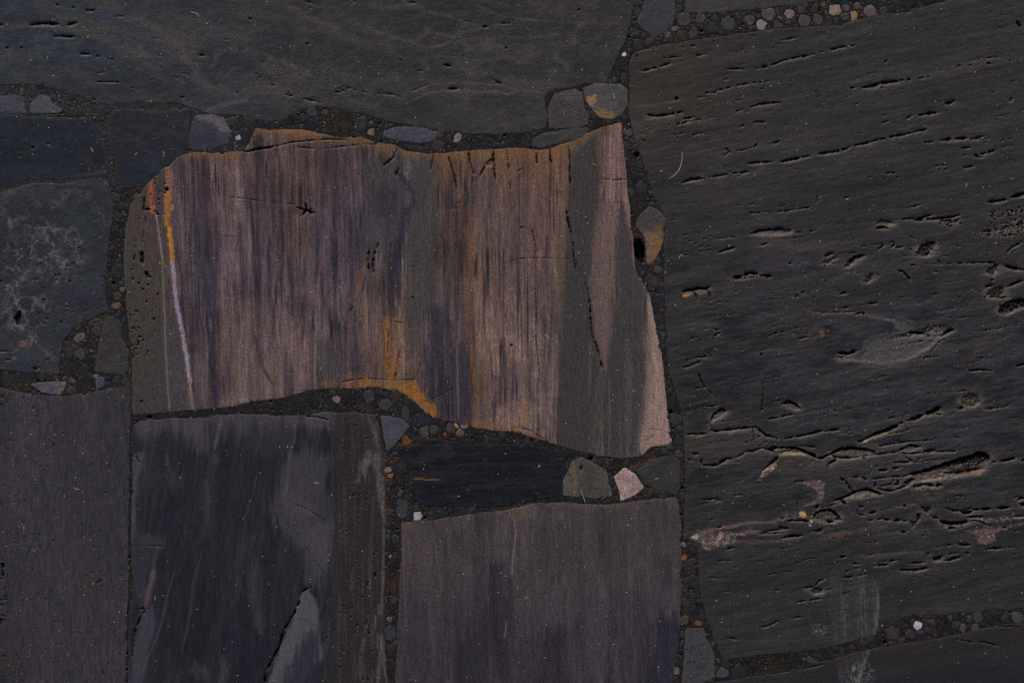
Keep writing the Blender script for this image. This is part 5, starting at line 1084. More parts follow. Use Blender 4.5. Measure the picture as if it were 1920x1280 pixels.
for n, z, pp, t in (('mineral_crust', 'B', crE, 'pale sugary crust at the slab edge'), ('mineral_crust', 'B', crC, 'hooked reddish violet crust'), ('mineral_crust', 'B', crF, 'small cream and violet wedge of crystals'), ('mineral_crust', 'A', crB, 'rusty crust at the right border'), ('mineral_crust', 'A', crA, 'pale violet streak of crust'), ('mineral_crust', 'B', crD, 'violet crust with an amber grain')):
    r.part(n, P(z, pp), m_crust, t, 2.0)
r.part('worn_patch', gp, m_dark, 'smooth pale grey worn patch', 2.0)
r.build('stone_block', m_dark, 'very large near-black slab filling the right half, full of cracks and pits', group=G_BIG)

# ---------------- 11 bottom right, 12 top right
b = Stone(A_("1310,1284 1350,1278 1450,1262 1520,1245 1600,1224 1660,1211 1750,1198 1850,1175 1920,1166 2320,1100 2320,1680 1280,1680 1300,1400"), (44, 42, 40), 12)
b.tone(0.14, 120, 18, 10, 1); b.tone(.4, 200, 30, 12, 2, tint=(37, 37, 40)); b.C -= sst(0, 60, b.Y - np.interp(b.X, [1500, 1920, 2300], [1250, 1190, 1120]))[..., None] * np.array([6, 3, -2])
b.carve(P(9, "1530,1035 1600,1050 1680,1052 1760,1072"), 2.0); b.carve(P(9, "1760,965 1850,965 1905,975"), 1.4); b.carve(P(9, "480,1232 600,1210 720,1190 800,1170"), 1.8, broken=.1)
scuff(b); b.edge_tint((62, 57, 52), .45, 5)
b.build('stone_block', m_dark, 'dark slab in the lower right corner under the narrow gravel seam', group=G_BIG)
b = Stone(A_("1284,-400 1283,-40 1284,25 1350,24 1400,20 1440,14 1500,10 1530,2 1560,-14 1700,-60 2000,-120 2320,-200 2320,-400"), (58, 57, 57), 13)
b.tone(.12, 60, 20, 5, 1); b.tone(.12, 14, 6, 5, 2); b.edge_tint((50, 46, 42), .4, 4)
b.build('stone_block', m_grey, 'thin sliver of grey slab at the top border above the pebbly seam', group=G_BIG)

# ---------------- small stones
def small(pts, base, seed, label, mat=None, f=None, amp=.7):
    pts = np.asarray(pts, float)
    s = Stone(pts, base, seed, amp=amp, z=-0.1, edge=1.6, drop=0.4, smooth=0)
    s.tone(.14, 26, 9, 20, 1); s.tone(.08, 6, 5, 0, 2)
    if f: f(s)
    s.edge_tint(tuple(min(255, v * 1.25) for v in base), .35, 3)
    s.build('inset_stone', mat or m_grey, label, 'stone', G_MID)
def f_u1(s):
    s.patch(P(2, "1190,520 1330,500 1340,560 1230,560"), (82, 74, 68), .5, 8, 5); s.porous(A_("1060,170 1110,170 1110,240 1060,240"), -.1, 3, 8, 1.2, 8)
    s.patch(P(2, "1130,560 1170,560 1160,620 1135,620"), (50, 52, 50), .7, 5, 3)
small(A_("1040,176 1077,166 1093,175 1095,202 1105,215 1101,233 1083,240 1030,240 1028,201 1033,188"), (62, 60, 59), 21, 'brown-grey square stone, left of the pair near the purple slab', f=f_u1)
def f_u2(s):
    s.patch(P(2, "1355,570 1380,540 1420,535 1430,560 1400,580 1420,600 1380,620"), (150, 118, 80), .85, 4, 4, .3, 5); s.patch(P(2, "1430,600 1500,620 1530,650 1500,672 1440,650 1410,620"), (116, 94, 62), .85, 5, 4, .2, 5)
    s.stroke(P(2, "1360,600 1410,625 1460,660 1510,672"), 4, (128, 106, 72), .7); s.patch(P(2, "1430,530 1560,540 1520,620 1440,600"), (80, 78, 74), .6, 6, 3); s.patch(P(2, "1330,480 1420,470 1410,510 1350,520"), (64, 66, 62), .7, 5, 3)
small(A_("1094,166 1117,156 1164,158 1177,168 1177,198 1164,215 1147,225 1124,220 1109,205 1099,188"), (70, 69, 71), 22, 'grey stone with creamy ochre rim above the top right corner of the purple slab', f=f_u2)
small(A_("999,260 1020,249 1060,243 1103,239 1100,249 1083,262 1043,270 1012,278 998,273"), (56, 56, 54), 23, 'flat grey lens lying along the top edge of the purple slab')
small(A_("720,245 747,237 781,238 821,247 815,265 788,269 741,262 717,255"), (64, 66, 76), 24, 'smooth blue-grey oblong stone in the gravel above the purple slab', m_blue)
def f_u5(s):
    s.patch(P(1, "1090,650 1180,640 1250,665 1285,735 1240,735 1190,690 1120,680"), (94, 88, 92), .8, 10, 5); s.patch(P(1, "1060,740 1200,740 1240,800 1060,850"), (46, 48, 56), .7, 12, 6)
small(P(1, "1070,690 1090,645 1180,638 1250,660 1290,735 1270,800 1180,830 1100,842 1062,826 1056,780"), (60, 60, 68), 25, 'grey-lilac half-moon stone above the upper left edge of the purple slab', m_blue, f_u5)
small(A_("-60,178 -5,181 27,178 44,181 49,213 -5,212 -60,208"), (62, 64, 70), 26, 'pale blue-grey block touching the left border under the wide grey slab', m_blue)
small(A_("56,196 74,178 91,181 101,197 116,204 112,212 57,212"), (68, 70, 76), 27, 'pale blue-grey triangular stone beside the row of black air holes, upper left', m_blue)
def f_v1(s): s.porous(s.poly[::6], -.1, 3, 3, 1.4, 10)
small(A_("198,592 208,592 227,602 227,631 241,658 240,690 234,706 215,700 176,697 181,665 188,632"), (54, 53, 51), 28, 'dark grey upright triangular stone wedged against the left side of the purple slab', f=f_v1)
def f_v2(s): s.patch(P(4, "355,850 370,850 352,905 325,928 320,900 350,880"), (118, 92, 76), .8, 4, 3); s.stroke(P(4, "290,860 330,870 350,862"), 2, (104, 98, 100), .6)
small(P(4, "170,862 230,854 290,850 370,850 355,900 325,928 230,905"), (80, 76, 84), 29, 'pale lilac wedge with a tan tip, lying above the lower left slab', m_blue, f_v2)
small(A_("179,706 195,706 197,728 180,730"), (64, 66, 76), 30, 'small square blue-grey stone above the top edge of the lower left slab', m_blue)
small(P(5, "219,1040 262,1040 330,1056 385,1095 350,1140 300,1200 258,1236 237,1150"), (66, 68, 75), 31, 'smooth grey-blue triangle to the right of the blue and lilac slab', m_blue)
def f_g(s):
    s.stroke(P(8, "1295,30 1290,80 1305,150 1300,230"), 8, (100, 90, 54), .7, .8, 1); s.patch(P(8, "1235,150 1280,90 1290,150 1285,235 1235,235"), (82, 80, 74), .8, 4, 2); s.stroke(P(8, "1250,105 1285,120"), 1.6, (50, 46, 40), .8); s.stroke(P(8, "1235,205 1280,215"), 1.6, (50, 46, 40), .8)
    s.patch(P(8, "1400,60 1500,110 1490,200 1420,180"), (76, 73, 60), .45, 16, 8); s.patch(P(8, "1360,40 1400,120 1390,220 1340,180"), (58, 60, 52), .5, 14, 8); s.carve(P(8, "1338,60 1340,100"), 2.4)
small(P(8, "1290,42 1340,18 1400,48 1480,92 1500,180 1512,238 1400,248 1285,238 1238,235 1235,150 1270,80"), (68, 65, 62), 32, 'greenish grey stone with a yellow streak at the right end of the long black stone', f=f_g)
def f_p(s):
    for q in ("1560,200 1600,150 1640,120", "1600,240 1640,200 1680,190", "1540,130 1600,150 1650,180"): s.stroke(P(8, q), 1.2, (108, 90, 82), .6)
    s.patch(P(8, "1580,75 1640,110 1600,140 1560,110"), (160, 142, 134), .6, 6, 4)
small(P(8, "1580,72 1640,112 1690,190 1640,230 1562,262 1548,200 1522,128 1550,105"), (140, 122, 114), 33, 'pale pinkish angular stone, the brightest one, under the lower right corner of the purple slab', m_purple, f_p)
small(P(8, "1642,92 1720,34 1800,14 1850,8 1892,42 1885,120 1893,195 1868,232 1790,210 1700,170"), (51, 51, 48), 34, 'olive-black rounded stone to the right of the pale pinkish stone')
def f_x1(s):
    s.patch(P(5, "1690,30 1740,20 1790,50 1780,120 1740,190 1705,205 1712,120"), (128, 94, 56), .75, 6, 7, .3, 6); s.patch(P('F', "130,960 200,930 215,900 205,1000 170,1100 150,1040"), (116, 88, 60), .5, 8, 7)
    s.patch(P('F', "85,900 130,830 190,870 160,940 110,950"), (62, 60, 60), .7, 8, 5); s.stroke(P('F', "130,980 140,1040 135,1110"), 4, (84, 82, 92), .6)
small(P('F', "80,908 112,868 148,834 200,862 224,892 222,965 203,1040 168,1100 148,1124 134,1108 130,1040 116,968 90,940"), (66, 62, 60), 35, 'grey stone with orange-brown blotches beside the glossy oval hole, right of the purple slab', f=f_x1)
small(A_("1286,1177 1320,1177 1330,1206 1340,1230 1340,1268 1320,1284 1300,1330 1276,1330 1280,1262"), (60, 60, 62), 36, 'smooth grey stone at the bottom border between the purple-grey slab and the dark right slab')
small(A_("1207,7 1218,-30 1240,-90 1262,-90 1266,20 1261,50 1228,72 1211,60 1194,40"), (56, 58, 62), 37, 'blue-grey angular stone at the top border above the gravel corner', m_blue)
small(P('E', "880,660 970,570 1010,620 1025,690 980,735 900,690"), (52, 54, 56), 38, 'dark kite-shaped stone in the brown mortar pocket on the left')
small(P('E', "880,480 930,420 1000,400 1030,440 1000,490 920,530"), (80, 74, 76), 39, 'pinkish grey stone with pale stripes in the mortar pocket on the left', m_purple)
small(P('D', "240,985 270,975 350,985 362,1060 340,1160 280,1180 235,1120"), (52, 54, 56), 40, 'dark grey block in the gravel left of the purple-grey slab top')
small(P('D', "455,120 520,95 600,150 590,190 535,225 480,185"), (34, 40, 52), 41, 'deep blue polished pebble under the orange stained edge', m_blue)
small(P('D', "300,20 330,0 365,10 385,80 365,150 340,172 305,150 296,80"), (46, 50, 56), 42, 'oval dark pebble with a pale rim under the orange stained edge', m_blue)
# ------------------------------------------------------------------ mortar and bed
m_mort = stone_mat('dark_mortar', 0, 0.8, 0.1, 0.5, 0.42, 0.35, gs=1300, fleck=0.3)
m_bed = plain_mat('bed_concrete', (60, 58, 55), 0.9)
xs, ys = GX, GY
Xg, Yg = np.meshgrid(xs, ys)
covered = np.zeros(Xg.shape, bool); deepin = np.zeros(Xg.shape, bool)
for s in STONES:
    sl = (slice(s.j0, s.j1), slice(s.i0, s.i1))
    covered[sl] |= s.ins
    deepin[sl] |= s.ins & (s.D > 5.5)
Hm = (-0.8 + 0.35 * fbm(Xg / 14, Yg / 14, 301, 4) + 0.25 * fbm(Xg / 3.4, Yg / 3.4, 303, 2)).astype(np.float32)
Cm = np.zeros(Xg.shape + (3,), np.float32) + np.array([32, 30, 28], np.float32)
Cm *= (1 + 0.35 * fbm(Xg / 9, Yg / 9, 305, 4))[..., None]
q = sst(.1, .6, fbm(Xg / 30, Yg / 30, 307, 3))[..., None]; Cm = Cm * (1 - .5 * q) + np.array([54, 40, 28]) * .5 * q
q = sst(.15, .6, fbm(Xg / 26, Yg / 26, 309, 3))[..., None]; Cm = Cm * (1 - .5 * q) + np.array([34, 36, 42]) * .5 * q
class M: pass
mo = M(); mo.X, mo.Y, mo.H, mo.C, mo.xs, mo.ys, mo.seed, mo.cav = Xg, Yg, Hm, Cm, xs, ys, 55, np.zeros(Xg.shape, np.float32)
for f in ('box', 'blend', 'hole', 'stroke', 'dist', 'patch', 'pit', 'carve'): setattr(mo, f, getattr(Stone, f).__get__(mo))
for z, s, col, w, al in ((8, "240,0 235,200 245,400", (92, 52, 28), 8, .7), ('D', "95,560 200,575 280,570", (76, 50, 32), 7, .6), ('D', "250,430 300,410 480,350 520,340", (74, 50, 26), 9, .6), (8, "1620,90 1660,60 1760,10", (84, 50, 30), 6, .6),
                     (8, "1690,230 1740,200 1780,225", (92, 56, 32), 8, .7), (2, "1590,520 1610,600", (40, 34, 26), 8, .7), ('F', "75,930 100,1000 130,1120", (58, 36, 24), 16, .7), (9, "10,530 15,620 60,660", (72, 50, 32), 8, .5),
                     (9, "10,840 15,900 90,950", (76, 54, 36), 7, .5), (1, "530,640 560,740 600,820", (88, 60, 38), 8, .6), ('E', "1080,260 1180,260 1150,400", (70, 54, 38), 20, .6), ('E', "800,540 900,600 780,600", (62, 50, 36), 18, .6),
                     ('E', "150,1030 340,1020", (62, 48, 34), 12, .5), (9, "100,900 170,1050 200,1180", (34, 31, 26), 18, .8), (2, "1140,520 1300,492", (36, 32, 26), 7, .8), (4, "740,1050 900,1045 1150,1030 1400,985", (33, 31, 29), 14, .6),
                     (1, "610,850 620,950 640,1010", (66, 58, 50), 7, .6), (8, "300,680 290,760", (70, 44, 34), 14, .5), ('B', "20,380 40,520", (70, 46, 28), 12, .6)):
    mo.stroke(P(z, s), w, col, al, .9, 1.2)
mo.patch(A_("160,200 222,200 215,330 235,370 190,360 20,362 -60,366 -60,332 150,330"), (42, 42, 43), .9, 8, 3); mo.patch(A_("-60,150 0,160 130,172 350,200 350,222 200,214 -60,220"), (46, 45, 45), .85, 8, 3)
mo.patch(A_("346,196 436,214 470,224 460,282 350,290"), (38, 39, 42), .8, 6, 3)
for z, s in ((1, "255,638,4.5 270,636,4.5 292,637,4 312,633,4 338,632,5 352,630,4 582,660,4.5 765,1078,5 925,935,4 1515,668,4 1365,640,2.4"), (4, "635,298,8 690,48,5 215,842,7 247,845,7 700,797,10 840,1045,10 825,1047,7 1510,960,6 495,900,4 735,1130,5 733,1180,4 755,1260,6 215,905,3 1750,1005,3 425,572,3"),
             (2, "215,690,5 450,708,4 225,790,5 1605,208,6 1632,218,4 1650,865,15 912,755,8 1612,715,3 1620,1195,5 1600,3,4 1055,828,4"), (3, "762,57,6 107,173,7 335,136,6 400,142,3 1285,42,4"), (5, "1838,1017,12 1795,215,5 1850,1110,5 1495,1270,7 1060,1178,7 1395,1275,10 730,1165,6 440,1112,4"),
             (7, "730,98,4 718,215,5 717,577,9 705,1040,8 708,1115,9 708,1205,7 700,800,2 672,990,2 718,985,3"), (8, "1390,28,11 1500,22,8 1797,200,7 468,358,7 415,268,4 910,285,4 1900,340,6 1900,190,8 335,33,3 315,422,4 275,790,3 315,645,3"), (9, "1128,1052,9 1820,888,6 1835,888,5 1610,902,5 1675,970,5 440,1000,3"),
             ('A', "0,0,0"), ('B', "45,610,16 42,880,12")):
    for qq in s.split():
        x, y, d = map(float, qq.split(','))
        if d <= 0: continue
        p = P(z, f"{x},{y}")[0]; d /= ZO[z][2]
        mo.hole(p[0], p[1], max(1.5, d), max(1.5, d * .92), 0, 4 + d * 1.6)
p = P('F', "102,1050")[0]
mo.hole(p[0], p[1], 9.5, 21, -0.12, 26)
rr_ = np.random.RandomState(5)
n = 0
while n < 420:
    x, y = rr_.uniform(-14, 1934), rr_.uniform(-14, 1294)
    i, j = np.searchsorted(xs, x), np.searchsorted(ys, y)
    if covered[j, i]: continue
    mo.hole(x, y, rr_.uniform(.9, 1.6), None, 0, 3); n += 1
vok = ~deepin
cmm = vok[:-1, :-1] | vok[:-1, 1:] | vok[1:, :-1] | vok[1:, 1:]
mm = mesh_from_cells('mortar', cmm, Xg, Yg, Hm, albedo(Cm).astype(np.float32), m_mort, TH - 0.2)
tag(mm, kind='structure')
gx = [wx(-1500), wx(3400)]; gy = [wy(2700), wy(-1400)]; t = -TH * S - 0.0002
V = np.array([(gx[i], gy[j], zz) for zz in (t - 0.03, t) for j in (0, 1) for i in (0, 1)])
F = np.array([(4, 5, 7, 6), (0, 2, 3, 1), (0, 1, 5, 4), (2, 6, 7, 3), (0, 4, 6, 2), (1, 3, 7, 5)])
gr = new_mesh('ground', V, F, m_bed, smooth=False); tag(gr, kind='structure')

# ------------------------------------------------------------------ gravel
# distance from stones on a 2 unit lattice
lx = np.arange(-60, 1980, 2.0); ly = np.arange(-60, 1340, 2.0)
occ = np.zeros((len(ly), len(lx)), bool)
for s in STONES:
    i0, i1 = np.searchsorted(lx, [s.poly[:, 0].min(), s.poly[:, 0].max()]); j0, j1 = np.searchsorted(ly, [s.poly[:, 1].min(), s.poly[:, 1].max()])
    if i1 > i0 and j1 > j0: occ[j0:j1, i0:i1] |= inside(s.poly, lx[i0:i1], ly[j0:j1])
dist = np.where(occ, 0, 99.0)
for _ in range(14):
    p_ = np.pad(dist, 1, constant_values=99)
    for dj in (0, 1, 2):
        for di in (0, 1, 2):
            if dj == 1 and di == 1: continue
            dist = np.minimum(dist, p_[dj:dj + dist.shape[0], di:di + dist.shape[1]] + 2 * math.hypot(dj - 1, di - 1))
def clear(x, y):
    i = int(round((x + 60) / 2)); j = int(round((y + 60) / 2))
    if i < 0 or j < 0 or i >= len(lx) or j >= len(ly): return 0
    return dist[j, i] - 1.0

CH = []      # placed chips x, y, r
def cell(x, y, rad, el, ang, rr, gap=0.55):
    """angular outline of one chip: an irregular polygon cut back where it would meet its neighbours or a stone"""
    n = rr.randint(4, 6)
    ca, sa = math.cos(ang), math.sin(ang)
    R = rad * 1.5
    pts = []
    for k in range(n):
        a = 2 * math.pi * (k + rr.uniform(-.38, .38)) / n
        q = R * rr.uniform(.85, 1.2)
        u, v = math.cos(a) * q * el, math.sin(a) * q / el
        pts.append((u * ca - v * sa, u * sa + v * ca))
    for (a_, b_, q_) in CH:
        dx, dy = a_ - x, b_ - y
        d = math.hypot(dx, dy)
        if d < 0.01 or d > R * el * 1.2 + q_ * 2.2: continue
        t = (d * d + rad * rad - q_ * q_) / (2 * d) - gap
        nx, ny = dx / d, dy / d
        t = max(t, rad * 0.35)
        out = []
        for i in range(len(pts)):
            p, q = pts[i], pts[(i + 1) % len(pts)]
            sp, sq = p[0] * nx + p[1] * ny - t, q[0] * nx + q[1] * ny - t
            if sp <= 0: out.append(p)
            if sp * sq < 0:
                f = sp / (sp - sq); out.append((p[0] + (q[0] - p[0]) * f, p[1] + (q[1] - p[1]) * f))
        pts = out
        if len(pts) < 3: return None
    # subdivide long sides, then pull back from the stones
    fine = []
    for i in range(len(pts)):
        p, q = pts[i], pts[(i + 1) % len(pts)]
        m = max(1, int(math.hypot(q[0] - p[0], q[1] - p[1]) / 5))
        for k in range(m): fine.append((p[0] + (q[0] - p[0]) * k / m, p[1] + (q[1] - p[1]) * k / m))
    res = []
    for u, v in fine:
        f = rr.uniform(.72, 1.0)
        while f > .3 and clear(x + u * f, y + v * f) < 1.0: f -= .06
        res.append((u * f / rad, v * f / rad))
    ded = []
    for p in res:
        if not ded or math.hypot(p[0] - ded[-1][0], p[1] - ded[-1][1]) * rad > .35: ded.append(p)
    if len(ded) > 2 and math.hypot(ded[0][0] - ded[-1][0], ded[0][1] - ded[-1][1]) * rad < .35: ded.pop()
    return ded if len(ded) >= 3 else None
def make_chip(x, y, r, elong, ang, mat, rr, z=-0.5, pts=None):
    import bmesh
    bm = bmesh.new()
    rings = []
    for sc, zz in ((1.0, -r * 0.9 - 1), (1.0, -0.35), (0.95, -0.06), (0.86, 0.0), (0.45, 0.02)):
        rings.append([bm.verts.new((px * r * sc * S, -py * r * sc * S, (zz + 0) * S)) for px, py in pts])
    m = len(pts)
    for a_, b_ in zip(rings[:-1], rings[1:]):
        for k in range(m):
            f = bm.faces.new((a_[k], b_[k], b_[(k + 1) % m], a_[(k + 1) % m])); f.smooth = True
    f = bm.faces.new(rings[-1][::-1]); f.smooth = True
    bm.faces.new(rings[0])
    bmesh.ops.recalc_face_normals(bm, faces=bm.faces)
    me = bpy.data.meshes.new('gravel_chip'); bm.to_mesh(me); bm.free()
    me.materials.append(mat)
    o = bpy.data.objects.new('gravel_chip', me)
    o.location = (wx(x), wy(y), z * S)
    scene.collection.objects.link(o)
    return o

cm_ = {
 'dark grey': plain_mat('chip_dark_grey', (42, 41, 41), .45, .35, 500),
 'blue-black': plain_mat('chip_blue_black', (33, 35, 42), .4, .35, 500),
 'mid grey': plain_mat('chip_mid_grey', (53, 51, 52), .45, .3, 500),
 'brownish grey': plain_mat('chip_brown_grey', (51, 46, 42), .45, .35, 500),
 'dull lilac': plain_mat('chip_lilac', (64, 60, 64), .45, .3, 500),
 'rusty orange': plain_mat('chip_rust', (72, 50, 38), .45, .4, 500),
 'pale tan': plain_mat('chip_tan', (74, 66, 59), .45, .35, 500)}
m_white = plain_mat('chip_white', (158, 150, 162), .4, .4, 500); m_cream = plain_mat('chip_cream', (116, 104, 92), .4, .45, 500)
m_pink = plain_mat('chip_pink', (104, 92, 90), .4, .4, 500); m_ochre = plain_mat('chip_ochre', (126, 100, 66), .4, .4, 400)
special = [
 (2, 850-0, 0, 0, 0, 0, None, None)]
SP = [  # zone, x, y, radius (plan units), elongation, angle, material, label
 (1, 1328, 772, 6, 1.15, -.5, m_white, 'tiny white pebble left of the flaked top lip of the purple slab'),
 ('D', 465, 1152, 9, 1.25, 0, m_white, 'bright white pebble above the top left corner of the purple-grey slab'),
 (4, 1880, 948, 8, 1.1, .7, m_pink, 'pinkish white pebble in the dark gravel under the lower edge of the purple slab'),
 (9, 1312, 957, 8.5, 1.0, .5, m_white, 'white six-sided pebble at the left end of the lower right gravel seam'),
 (3, 600, 80, 11, 1.35, 1.3, m_pink, 'tall pinkish pebble in the top right seam, left of the larger cream one'),
 (3, 848, 58, 13, 1.1, .3, m_cream, 'largest cream pebble in the top right seam'),
 (3, 440, 135, 11, 1.35, -.1, plain_mat('chip_milk', (120, 114, 118), .4, .35, 300), 'milky flat pebble with an ochre spot in the top right seam'),
 (3, 957, 85, 8.5, 1.5, 1.4, m_ochre, 'upright ochre and white pebble in the top right seam'),
 (3, 1050, 62, 14, 1.6, -.7, plain_mat('chip_rose', (84, 72, 70), .45, .35, 300), 'long dull rose pebble at the right of the top right seam'),
 (3, 375, 115, 12, 1.1, 1, plain_mat('chip_umber', (76, 66, 60), .45, .3, 300), 'round brown pebble left of the milky one in the top right seam'),
 (3, 680, 118, 13, 1.2, .6, plain_mat('chip_umber_grey', (66, 58, 55), .45, .3, 300), 'broad brown-grey pebble under the tall pinkish one'),
 (3, 755, 112, 11, 1.0, .2, plain_mat('chip_bark', (62, 54, 48), .45, .3, 300), 'dark brown round pebble below the small air hole in the top right seam'),
 (3, 100, 105, 11, 1.1, .2, cm_['dull lilac'], 'dull lilac pebble at the left end of the top right seam'),
 (3, 915, 42, 7, 1.1, .2, cm_['dull lilac'], 'small lilac-grey pebble between the cream and the ochre ones'),
 (2, 648, 775, 9, 1.4, .7, m_pink, 'pale pink pebble in the seam right of the blue-grey oblong stone'),
 (2, 165, 738, 7, 1.1, .5, plain_mat('chip_peach', (110, 90, 84), .4, .4, 300), 'pinkish pebble just left of the blue-grey oblong stone'),
 (1, 1812, 628, 7, 1.2, 0, cm_['rusty orange'], 'rusty orange pebble in the seam above the flaked top lip'),
 (1, 1745, 628, 11, 1.2, 0, cm_['mid grey'], 'round grey pebble beside the rusty orange one above the top lip'),
 (2, 1580, 305, 4.5, 1.4, 1.2, m_white, 'tiny white grain at the narrow top joint right of the wide grey slab'),
 (2, 1605, 745, 8, 1.4, -.6, cm_['dull lilac'], 'lilac chip in the joint right of the purple slab, near the top'),
 ('D', 185, 735, 5.5, 1.1, 0, plain_mat('chip_orange', (116, 72, 44), .4, .3, 300), 'bright orange chip in the gravel right of the blue and lilac slab'),
 ('D', 345, 370, 11, 1.5, 0, plain_mat('chip_amber', (92, 60, 34), .4, .4, 300), 'amber brown chip at the upper left tip of the long black stone'),
 ('D', 530, 272, 10, 1.15, .8, cm_['dull lilac'], 'lilac-grey pebble under the deep blue polished one'),
 ('D', 635, 255, 10, 1.4, 1.5, cm_['mid grey'], 'upright grey chip right of the lilac-grey pebble'),
 ('D', 905, 282, 8, 1.35, -.5, plain_mat('chip_mauve', (92, 76, 76), .4, .3, 300), 'mauve bean-shaped pebble under the lower edge of the purple slab'),
 ('D', 865, 218, 5, 1.2, .2, m_ochre, 'tiny ochre chip above the mauve pebble'),
 ('D', 945, 218, 7, 1.7, .2, plain_mat('chip_pearl', (98, 98, 108), .4, .3, 300), 'thin pearly sliver touching the lower edge of the purple slab'),
 ('D', 805, 245, 10, 1.2, .1, plain_mat('chip_flint', (58, 56, 52), .4, .4, 200), 'rounded flint chip with a pale rim left of the pearly sliver'),
 ('D', 748, 300, 3.6, 1.6, 1.5, plain_mat('chip_flame', (116, 66, 40), .4, .2, 300), 'tiny flame orange chip left of the mauve pebble'),
 ('D', 285, 915, 6.5, 1.7, 1.2, cm_['pale tan'], 'pale tan upright chip left of the long black stone'),
 ('D', 160, 668, 6, 1.5, 0, plain_mat('chip_shell', (104, 88, 90), .4, .3, 300), 'shell pink chip just above the bright orange one'),
 ('D', 385, 325, 7, 1.7, .3, cm_['blue-black'], 'shiny blue-black sliver above the amber brown chip'),
 ('E', 1395, 90, 8, 1.3, 0, plain_mat('chip_honey', (90, 74, 58), .4, .4, 300), 'honey coloured pebble at the left edge of the purple slab'),
 (4, 683, 335, 6, 1.6, 1.4, plain_mat('chip_sand', (100, 78, 58), .4, .3, 300), 'upright sandy chip touching the left edge of the purple slab'),
 (1, 655, 1105, 8, 1.2, 0, cm_['mid grey'], 'grey pebble in the joint below the blue-black wedge slab'),
 (1, 760, 1100, 7, 1.1, 0, cm_['pale tan'], 'pale tan pebble beside the black air hole under the blue-black wedge slab'),
 ('E', 1145, 930, 5, 1.5, 0, m_pink, 'small pinkish chip on top of the square blue-grey stone'),
 ('E', 1100, 628, 5, 2.2, -.15, cm_['pale tan'], 'thin pale sliver in the mortar pocket on the left'),
 (8, 268, 925, 6.5, 1.4, 1.2, plain_mat('chip_putty', (84, 76, 70), .4, .3, 300), 'putty coloured bean pebble in the long joint at the bottom centre'),
 (8, 270, 1000, 17, 1.15, 1.5, plain_mat('chip_slate', (50, 51, 54), .4, .25, 300), 'big slate block in the long joint at the bottom centre'),
 (8, 272, 575, 3.6, 1.3, 1.0, m_ochre, 'tiny ochre grain in the joint between the two lower slabs'),
 (9, 720, 1155, 10, 1.3, 0, plain_mat('chip_night', (56, 58, 64), .4, .25, 300), 'dark blue-grey chip in the mortar left of the chalky scuff'),
 (9, 225, 1222, 11, 1.2, .2, plain_mat('chip_steel', (56, 58, 66), .4, .25, 300), 'steel grey chip at the lower left end of the bottom right seam'),
 (9, 1872, 915, 13, 1.1, 0, plain_mat('chip_lead', (60, 58, 60), .4, .3, 300), 'broad grey pebble at the right border in the bottom right seam'),
 (9, 1630, 975, 9, 1.3, -.2, plain_mat('chip_dove', (76, 70, 68), .4, .3, 300), 'dove grey pebble in the lower right seam'),
 (9, 1565, 972, 8, 1.1, .8, plain_mat('chip_moss', (72, 68, 62), .4, .3, 300), 'triangular pale grey pebble left of the dove grey one'),
 (9, 1870, 1215-1215+40, 0, 1, 0, None, None),
 (8, 1868, 1212, 9, 1.5, 1.3, plain_mat('chip_almond', (86, 74, 64), .4, .3, 300), 'almond shaped tan pebble at the bottom border right of the purple-grey slab'),
 (9, 12, 578, 6, 1.6, 1.0, plain_mat('chip_saffron', (104, 76, 50), .4, .3, 300), 'saffron chip in the joint left of the dark right slab'),
 (9, 88, 950, 6, 1.2, 0, plain_mat('chip_copper', (94, 68, 44), .4, .3, 300), 'copper brown chip above the smooth grey bottom stone'),
 ('B', 65, 1180, 6, 2.0, -1.0, plain_mat('chip_ice', (78, 76, 80), .4, .3, 300), 'small icy grey sliver below the sugary crust'),
]
SPL = []
for z, x, y, rad, el, ang, mat, lab in SP:
    if mat is None: continue
    p = P(z, f"{x},{y}")[0]
    SPL.append((p[0], p[1], rad, el, ang, mat, lab)); CH.append((p[0], p[1], rad * 0.95))

SEAMS = [
 ('S1', (340, 195, 1110, 292), 'in the seam between the wide grey slab and the purple slab', 1.0),
 ('S0', (-60, 130, 350, 222), 'under the wide grey slab near the upper left', .6),
 ('S2', (165, 200, 300, 592), 'in the joint left of the purple slab', 1.0),
 ('S3', (-60, 590, 262, 750), 'in the mortar pocket above the lower left slab', 1.0),
 ('S5', (1160, -60, 1980, 90), 'in the pebbly seam at the top right', 1.0),
 ('S4', (1140, 90, 1262, 860), 'in the joint right of the purple slab', 1.0),
 ('S4', (1262, 560, 1300, 850), 'in the joint right of the purple slab', 1.0),
 ('S6', (560, 700, 1290, 860), 'between the purple slab and the long black stone', 1.0),
 ('S7', (690, 845, 790, 1345), 'in the upright joint between the two lower slabs', 1.0),
 ('S8', (790, 860, 1262, 985), 'just above the purple-grey slab', 1.0),
 ('S9', (1255, 860, 1352, 1345), 'in the joint left of the dark right slab', 1.0),
 ('S10', (1352, 1120, 1980, 1300), 'in the gravel seam at the lower right', 1.0)]
def seam_of(x, y):
    for s in SEAMS:
        b_ = s[1]
        if b_[0] <= x < b_[2] and b_[1] <= y < b_[3]: return s
    return None
cand = []
pr0 = random.Random(9)
